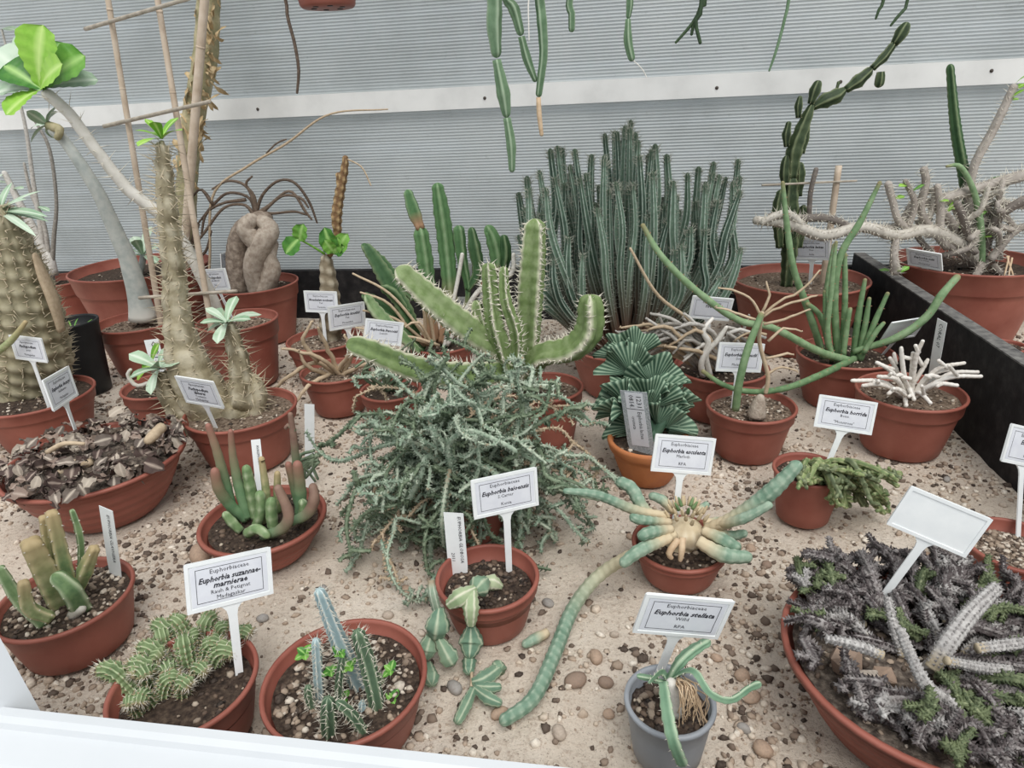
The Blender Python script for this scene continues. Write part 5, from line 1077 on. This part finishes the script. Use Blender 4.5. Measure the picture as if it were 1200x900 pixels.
for (uu, vv, L_, W_) in ((140, 548, .03, .022), (48, 560, .03, .022), (20, 550, .026, .02), (30, 565, .024, .02)):
    p = s.P(uu, vv-6, .10); mb = MB(); leaf(mb, p, (.1, -.4, -1), (0, -1, .2), L_, W_, .3, .2, n=7, shape='lance'); s.add(mb, 'dry_leaf', SM['leaf_dry'])
# -- gravel pot at right edge
s = PL['gravelpot'] = potted('potted_bare_gravel', 'terracotta pot filled with pale gravel, cut off beside the big bowl', 1192, 637, 108, None, .6, mat='terracotta', kind='nursery', ngrit=480, gs=(.002, .005), drop=.018, soil='soil_light')

# ================================================================== plant labels
def zs(k): return PL[k].zs
def T(label, corners, base, key, lines, **kw): return t_label(label, corners, base, zs(key), lines, **kw)
T('white label, suzannae-marnierae from Madagaskar, in the pot of creeping tubercled stems', [(216, 663), (319, 640), (321.5, 695.5), (222, 720)], (281, 792), 'tuber', std('Euphorbia suzannae-', 'Rauh & Petignat', 'Madagaskar', 'marnierae'))
T('white label, Euphorbia baioensis, before the grey-green tangle', [(551, 564), (630, 547), (631, 592), (557, 608.5)], (597, 672), 'globes', std('Euphorbia baioensis', 'S.Carter', 'Kenia'))
T('white label, Euphorbia esculenta, behind the medusa-armed plant', [(768, 508.7), (840, 513.6), (832, 557.6), (763, 551.5)], (790, 619), 'medusa', std('Euphorbia esculenta', 'Marloth', 'RPA'))
T('white label, Euphorbia horrida, in the pot of drooping crest', [(959.6, 462), (1029, 472), (1020.4, 510), (953.3, 499.6)], (967, 551), 'lichen', std('Euphorbia horrida', 'Boiss.', '"Monstrosa"'))
T('white label with grey paper, Euphorbia stellata, in the small grey pot', [(756.4, 696.7), (862.7, 704.6), (839.6, 749.6), (742.3, 740.6)], (770, 797), 'grey', std('Euphorbia stellata', 'Willd', 'RPA'))
T('big blank white label leaning out of the bowl of scaly stems', [(1066, 571), (1164, 607.5), (1129, 655), (1039, 612.5)], (1022, 718), 'bowl', [], blank=True)
T('white label planted in the pot of pale gravel', [(1186.5, 497), (1236, 507), (1224, 552), (1173, 540)], (1194, 632), 'gravelpot', std('Euphorbia', 'Haw.', 'RPA'))
T('white label in the pot of the small caudex, Madagaskar', [(843.4, 401), (896.6, 403), (891, 436.6), (838.5, 435)], (859, 480), 'smallcaudex', std('Euphorbia alluaudii', 'Drake', 'Madagaskar'))
T('white label behind grey twigs beside the big clump', [(811, 347), (861, 350), (853, 377), (807, 372)], (830, 420), 'twigheap', std('Tirucalli', '', ''))
T('white label in the pot of the jointed dark cactus', [(929, 277.5), (973, 280), (971.7, 304), (931, 305)], (949, 334), 'jointed', std('Euphorbia lactea', 'Haw.', 'India'))
T('grey-looking label hung on the rim of the spiny shrub pot', [(1061, 291), (1103, 297.5), (1104, 318), (1064, 310)], (1084, 328), 'spinyshrub', std('Euphorbia milii', 'Des Moul.', 'Madagaskar'))
T('blank label leaning far back among the green pencil stems', [(1046, 378), (1087.5, 371.7), (1072, 394), (1030, 401.7)], (1035, 416), 'pencil', [], blank=True)
T('white label with country name beside the stubby scaly stem', [(355, 340.5), (395, 341.7), (396, 367), (359, 365.6)], (381.8, 405), 'scaly', std('Monadenium coccineum', 'Pax', 'Tanzania'))
T('white label overlapping the scaly stem label, tilted up', [(383.8, 359.8), (427.5, 353), (429, 381), (387, 387.8)], (411, 404), 'scaly', std('Euphorbia knuthii', 'Pax', 'Mozambik'))
T('white label partly behind the lowest three-angled arm', [(429, 373), (473.6, 377.8), (470, 406), (425.8, 401)], (450, 456), 'hiddenpot', std('Euphorbia francoisii', 'Leandri', ''))
T('white label behind the left three-angled arm', [(519, 348), (552, 348), (553, 372), (521, 372)], (537, 402), 'columns', std('Euphorbia', 'Bak.', ''))
T('white label among the slim corky columns', [(548.4, 308), (588, 310), (588, 335), (549, 333)], (545, 399), 'columns', std('Euphorbia', 'ramipressa', ''))
T('greyish label across two terracotta pots under the braided caudex', [(236, 316), (262, 314), (271, 339.7), (240.7, 340.7)], (274, 378), 'lean_pale', std('Pachypodium', 'densiflorum', 'Baker', fam='Apocynaceae'))
T('narrow turned label beside the braided caudex', [(258.7, 299), (269.3, 292), (270.7, 314), (259.7, 316)], (269, 336), 'caudex', std('Fockea', 'edulis', ''))
T('upper label before the barrel trunk', [(11, 393), (47, 396), (57, 426), (18, 420)], (58, 481), 'pachy', std('Pachypodium', 'geayi', 'Madagaskar', fam='Apocynaceae'))
T('label standing in the bowl of dry leaves', [(50, 445), (81, 429), (92, 462), (64, 483)], (95, 520), 'dryleaf', std('Euphorbia decaryi', 'Guillaumin', 'Madagaskar'))
T('label leaning against the foot of the spiny trunk', [(204.7, 441), (249, 447), (263, 479.7), (218, 471)], (253, 503), 'trunk', std('Pachypodium', 'Costantin', 'Madagaskar', 'lamerei', fam='Apocynaceae'))
tag_label('white narrow tag with handwriting in the pot of yellow-green columns', [(115.6, 592), (132, 601), (141, 665), (126, 660)], (135, 676), zs('yellow'), [('EUPHORBIA CLAVIGERA', .12, -.02, .30, .85)], .26)
tag_label('white narrow handwritten tag among the stubby finger stems', [(294, 516), (305, 514), (311, 572), (300, 573)], (306, 590), zs('stubby'), [('AVASMONT.', .1, .18, .40, .5)], .18)
tag_label('white handwritten tag, Euphorbia Globosa 2011, at the pot of black soil', [(519, 600.7), (543.4, 602), (547.5, 664), (525.5, 662)], (537, 672), zs('globes'), [('EUPHORBIA GLOBOSA', .26, .0, .24, .92), ('2011', -.18, -.34, .24, .3)], .36)
tag_label('plain white tag stuck in the sand behind a dark sprig', [(358, 474), (367, 475), (370, 545), (356, 545)], (363, 568), 0.0, [], .14)
tag_label('white tag with thick handwriting beside the bright leafy shoot', [(168, 399), (186, 397), (197, 444), (182, 446)], (192, 452), zs('seedling'), [('CYRT. 18', .1, .1, .5, .7), ('TWC', -.2, -.25, .45, .3)], .36)
tag_label('small white turned tag on a stake among white coral branches', [(1099, 373), (1109, 379), (1104, 413), (1092, 407)], (1090, 453), zs('coral'), [('CORAL 07', .0, .0, .5, .8)], .36, tapered=True)
tag_label('metal-edged upright label, numbers over small print, in the orange clay pot', [(725.5, 457.3), (758.5, 461), (765, 522), (736, 518.5)], (751, 529), zs('crested')+.004, [('1231', .16, .31, .26, .22), ('0814.', -.12, .31, .26, .24), ('Euphorbia lactea', .13, -.14, .22, .52), ('cristata', -.12, -.1, .18, .25)], .48, plate='foil', border=True)

# ================================================================== canes
def cane(label, pts, w, mat, name='bamboo_cane', nodes=True, Y=None, base_plant=None, group=None):
    P = np.array([on_y(u, v, y) for u, v, y in pts]); mb = MB(); r_ = [.5*w*m_per_px(p) for p in P]
    sweep(mb, P, r_, step=.03, ns=10, tip=.4)
    org = P[np.argmin(P[:, 2])]; root = tag(empty(name, org), label, 'cane', group)
    link('culm', mb.mesh('culm', MT[mat], org), root)
    if nodes:
        L_ = np.linalg.norm(P[-1]-P[0]); n_ = int(L_/.16)
        for k in range(1, n_+1):
            c = P[0]+(P[-1]-P[0])*(k/(n_+.7)); d = (P[-1]-P[0])/L_; mb = MB(); sweep(mb, [c-d*.003, c, c+d*.003], [r_[0]*1.05, r_[0]*1.22, r_[0]*1.05], step=.002, ns=10, tip=0); link('node', mb.mesh('node', MT[mat], org), root)
    return root
def Yof(k, dy=0.0): return float(PL[k].C[1])+dy
yb = min(Yof('peel'), 1.8)
Y1, Y2 = on_z(190, 388, zs('lean_grey')-.012)[1], Yof('lean_pale')-.062
Y3 = on_z(213, 330, zs('peel')-.012)[1]
cane('bamboo cane standing in the low pot of the grey leaning trunk', [(112, -90, Y1), (190, 388, Y1)], 6.6, 'bamboo')
cane('long bamboo cane crossing before the pale leaning stem, planted in its pot', [(170, -90, Y2), (250, 398, Y2)], 7, 'bamboo')
cane('bamboo cane tied upright along the peeling trunk', [(247, -90, Y3), (213, 330, Y3)], 10, 'bamboo')
def tied(label, a, b, ua, ub, w, front=.009):
    # a cross stick tied to two canes: depth runs from one cane to the other
    f = lambda u: Y1+(Y2-Y1)*(u-ua)/(ub-ua)-front
    return cane(label, [(*a, f(a[0])), (*b, f(b[0]))], w, 'split_cane', 'cross_stick', False)
tied('upper grey split cane crossing the bamboo canes', (100, 34), (222, -2), 134, 185, 4.5)
tied('middle split cane crossing the bamboo canes at the white rail', (122, 148), (246, 119), 153, 206, 4.5)
cane('lowest split cane lying across the terracotta pots', [(163, 349, Y2-.009), (278, 341, Y2-.009)], 4, 'split_cane', 'cross_stick', False)
yj = Yof('jointed')
cane('bamboo cane with whitened tip in the jointed cactus pot', [(983, 194, yj+.03), (964, 333, yj+.03)], 7.5, 'bamboo')
cane('pale thin stick tied across the cane of the jointed cactus', [(893, 217, yj-.075), (1004, 212, yj+.044)], 2.6, 'split_cane', 'cross_stick', False)

# ================================================================== hanging plants overhead
HY = 1.45
def hanging(name, label, pot_u, potted_z, R, stems, bottom_v=None, mat='terracotta', extra=None, Y=HY):
    s = Plant(); x = on_y(pot_u, 20, Y)[0]
    z0 = potted_z; s.C = np.array([x, Y, z0]); s.org = np.array([x, Y, z0]); s.sp = MB(); h = .13; s.R = R
    s.root = tag(empty(name, s.org), label, 'hanging plant')
    mb = pot_mesh(R, h, 'nursery', .72, .02); link('pot', mb.mesh('pot', MT[mat]), s.root)
    mb = MB(); lathe(mb, [(0.001, h-.02), (R*.93, h-.022)], 24); link('soil', mb.mesh('soil', MT['soil']), s.root)
    for k in range(3):
        a = k*2.094+.3; p = np.array([x+R*math.cos(a), Y+R*math.sin(a), z0+h-.004]); mb = MB(); sweep(mb, [p, np.array([x, Y, 1.72])], .0012, step=.2, ns=5, tip=0); s.add(mb, 'hanger_wire', MT['wire'])
    for L_, w, mt, kw in stems:
        P = np.array([on_y(u, v, Y-dd) for u, v, dd in L_]); a = np.array([P[0][0]-x, P[0][1]-Y-.001]); a = a/np.linalg.norm(a)
        top = np.array([x+a[0]*R*.5, Y+a[1]*R*.5, z0+h-.02]); over = np.array([x+a[0]*R*1.12, Y+a[1]*R*1.12, z0+h+.015])
        wl_ = list(w) if np.ndim(w) else [w]*len(P); mb = MB(); go = L_[0][1] < 3
        PP = np.vstack([top, over, P]) if go else P; r_ = [.5*q*m_per_px(P[0]) for q in ([wl_[0], wl_[0]] if go else [])+wl_]
        sweep(mb, PP, r_, **kw); s.add(mb, 'stem', SM[mt])
    return s
kh = dict(step=.008, ribs=4, dep=.3, sharp=1.2, tub=.03, period=.03)
kn = dict(step=.015, ns=6)
def chain(*segs): return segs
zt_ = on_y(640, -40, HY)[2]
hanging('hanging_cactus', 'long segmented green stems hanging over the white rail, the longest with pale joints', 640, zt_+.02, .10, [
    ([(579, -10, .06), (579, 30, .06), (582, 68, .06)], [19, 20, 12], 'hang', kh), ([(582, 70, .06), (590, 110, .06), (594, 138, .06)], [10, 17, 9], 'hang', kh), ([(594, 138, .06), (599, 170, .06), (600, 202, .06)], [9, 12, 7], 'hang', kh),
    ([(590, -15, .03), (602, 10, .03), (611, 42, .03)], [10, 14, 9], 'hang', kh), ([(611, 43, .03), (618, 70, .03), (628, 96, .03)], [8, 11, 6], 'hang', kh),
    ([(631, -12, .04), (635, 25, .04), (637, 62, .04), (634, 90, .04), (631, 114, .04)], [12, 13, 11, 10, 8], 'hang', kh), ([(631, 114, .04), (632, 135, .04), (635, 160, .04)], [6, 7, 5], 'root', kn),
    ([(669, -10, .02), (670, 15, .02), (670, 38, .02)], [9, 9, 8], 'hang', kh), ([(618, -20, .05), (619, 10, .05), (620, 48, .05)], [2, 2, 1.6], 'twig_white', kn)])
hanging('hanging_cactus', 'single short hanging stem of two green joints with a white thread', 770, zt_+.04, .055, [([(738, -20, .02), (738, 5, .02), (736, 22, .02)], [9, 9, 6], 'hang', kh), ([(736, 22, .02), (736, 48, .02), (741, 72, .02)], [6, 11, 8], 'hang', kh), ([(741, 70, .02), (752, 80, .02), (758, 91, .02)], 1.3, 'twig_white', kn)])
hanging('hanging_pencil_plant', 'dark thin forked stems dangling from above', 862, zt_+.05, .07, [([(826, -10, .02), (822, 5, .02), (814, 24, .02), (791, 51, .02)], [6, 5, 4.5, 3], 'hang_dark', kn), ([(822, 2, .02), (814, 24, .02), (810, 42, .02)], [5, 4.5, 3.4], 'hang_dark', kn), ([(822, 2, .03), (815, 24, .03), (821, 52, .03)], [5, 4.5, 4], 'hang_dark', kn), ([(926, -20, .02), (920, 20, .02), (910, 58, .02), (901, 84, .02)], [4.5, 4, 4, 2.6], 'hang', kn)])
hanging('hanging_pencil_plant', 'two dark thin stem tips hanging above the jointed cactus arm', 1055, zt_+.05, .07, [([(1036, -10, .02), (1032, 5, .02), (1026, 23, .02)], [4, 4, 2.6], 'hang_dark', kn), ([(1066, -10, .02), (1060, 10, .02), (1050, 22, .02), (1043, 31, .02)], [4, 4, 3.6, 2.6], 'hang_dark', kn)])
s = hanging('hanging_pot', 'dark red hanging pot seen from below with drain holes', 386, on_y(386, 9, HY)[2], .072*1.05, [], Y=HY)
for k in range(6):
    a = k*1.047; mb = MB(); lathe(mb, [(0.0005, -.001), (.006, -.001), (.006, .002)], 10, (s.C[0]+.03*math.cos(a), s.C[1]+.03*math.sin(a), s.C[2])); s.add(mb, 'drain_hole', MT['black_plastic'])
hanging('hanging_dry_vine', 'single dry dark stem hanging beside the red hanging pot', 285, zt_+.06, .06, [([(332, -10, .02), (337, 20, .02), (345, 50, .02), (350, 82, .02), (348, 110, .02)], [4, 4, 4, 4, 3], 'twig_brown', kn)])
mb = MB(); sweep(mb, [np.array([XL, HY, 1.735]), np.array([XR, HY, 1.735])], .017, step=.5, ns=16, tip=0)
tag(link('overhead_pipe', mb.mesh('overhead_pipe', MT['white_metal'])), 'white pipe overhead carrying the hanging pots', None, None, 'structure')

# ================================================================== gravel and pebbles on the sand
pots_xy = [(p.C[0], p.C[1], p.R*1.0) for p in PL.values()]
N = 76000
X = RNG.uniform(-2.2, 1.5, N); Y = LY+.005+(WALL_Y-.05-LY)*RNG.random(N)**1.25
d_ = vnoise(X, Y, 5, 11)*.6+vnoise(X, Y, 14, 12)*.4
keep = RNG.random(N) < np.clip((d_-.32)*4.0, .14, 1)
for (x, y, r_) in pots_xy: keep &= (X-x)**2+(Y-y)**2 > (r_*.72)**2
keep &= ~((X > DX-.004) & (X < DX+.034))
X, Y = X[keep], Y[keep]; size = .0016+.0048*RNG.random(len(X))**2.4
mb = MB(); stones(mb, np.stack([X, Y, sand_z(X, Y)+size*.25], 1), size, .7)
tag(link('gravel', mb.mesh('gravel', MT['gravel'])), 'fine mixed gravel scattered over the sand', 'gravel', None, 'stuff')
rr_ = random.Random(31); cols = {'tan': .42, 'grey': .95, 'brown': .12, 'pale': .68}
spots = [(895, 876, .012, 'tan'), (655, 858, .010, 'pale'), (820, 870, .008, 'grey'), (507, 862, .011, 'grey'), (533, 806, .010, 'grey'), (520, 795, .016, 'tan'), (650, 838, .013, 'tan'), (678, 868, .012, 'grey'), (698, 773, .010, 'tan'), (675, 800, .013, 'brown'), (710, 800, .010, 'brown'), (840, 770, .008, 'tan'), (880, 815, .010, 'tan'), (60, 800, .022, 'grey'), (185, 610, .014, 'brown'), (235, 650, .022, 'tan'), (205, 655, .010, 'brown'), (585, 835, .010, 'tan'), (935, 545, .008, 'grey'), (880, 640, .008, 'tan'), (870, 790, .012, 'tan'), (640, 870, .009, 'grey'), (720, 745, .008, 'pale'), (300, 690, .008, 'brown'), (475, 690, .012, 'tan'), (455, 720, .008, 'pale'), (1140, 525, .012, 'brown'), (1110, 560, .008, 'grey'), (25, 745, .012, 'grey'), (90, 790, .012, 'tan'), (590, 790, .008, 'pale')]
for k in range(70):
    u, v = rr_.uniform(20, 1180), rr_.uniform(560, 895); spots.append((u, v, rr_.uniform(.0055, .0095), rr_.choice(list(cols))))
placed = []
NEAR = dict(grey='small grey pot', globes='pot of globe joints', medusa='medusa-armed plant', bowl='big bowl of scaly stems', lichen='drooping crest', gravelpot='pot of pale gravel', tuber='tubercled clump', front_columns='white-spined columns', yellow='yellow-green columns', stubby='stubby finger stems', dryleaf='bowl of dry leaves', tangle='grey-green tangle', crested='orange clay pot', coral='white coral branches', smallcaudex='small caudex', trunk='spiny trunk', trigon='three-angled cactus', pencil='green pencil stems', hiddenpot='half-hidden dark pot', drytwigs='dead pale twigs')
for u, v, sz, cn in spots:
    p = on_z(u, v, 0.0)
    if p[1] < LY+.03 or p[1] > WALL_Y-.1 or abs(p[0]-DX-.015) < .04: continue
    if any((p[0]-x)**2+(p[1]-y)**2 < (r_+.02)**2 for x, y, r_ in pots_xy): continue
    if any((p[0]-x)**2+(p[1]-y)**2 < (r_+sz)**2*1.6 for x, y, r_ in placed): continue
    placed.append((p[0], p[1], sz)); p[2] = float(sand_z(p[0], p[1]))+sz*.32
    me = bpy.data.meshes.new('pebble')
    import bmesh
    bm = bmesh.new(); bmesh.ops.create_icosphere(bm, subdivisions=2, radius=1.0)
    ax = (rr_.uniform(.75, 1.35), rr_.uniform(.7, 1.0), rr_.uniform(.5, .7)); ph = [rr_.uniform(0, 6) for _ in range(3)]
    for vtx in bm.verts:
        c = vtx.co; n_ = 1+.10*math.sin(2.3*c.x+ph[0])*math.cos(1.9*c.y+ph[1])+.07*math.sin(3.7*c.z+2*c.x+ph[2]); vtx.co = Vector((c.x*ax[0], c.y*ax[1], c.z*ax[2]))*n_*sz
    for f in bm.faces: f.smooth = True
    bm.to_mesh(me); bm.free(); at = me.attributes.new('vc', 'FLOAT_VECTOR', 'POINT'); at.data.foreach_set('vector', np.tile([0, 0, cols[cn]], len(me.vertices)).astype(np.float32)); me.materials.append(MT['pebble'])
    o = link('pebble', me, None, tuple(p)); o.rotation_euler = (0, 0, rr_.uniform(0, 6.28))
    near = min(PL, key=lambda q: (PL[q].C[0]-p[0])**2+(PL[q].C[1]-p[1])**2)
    tag(o, ('large ' if sz > .0105 else 'small ' if sz < .0072 else '')+cn+' rounded pebble on the sand near the '+NEAR.get(near, 'pots'), 'pebble', cn+' pebbles on the sand')
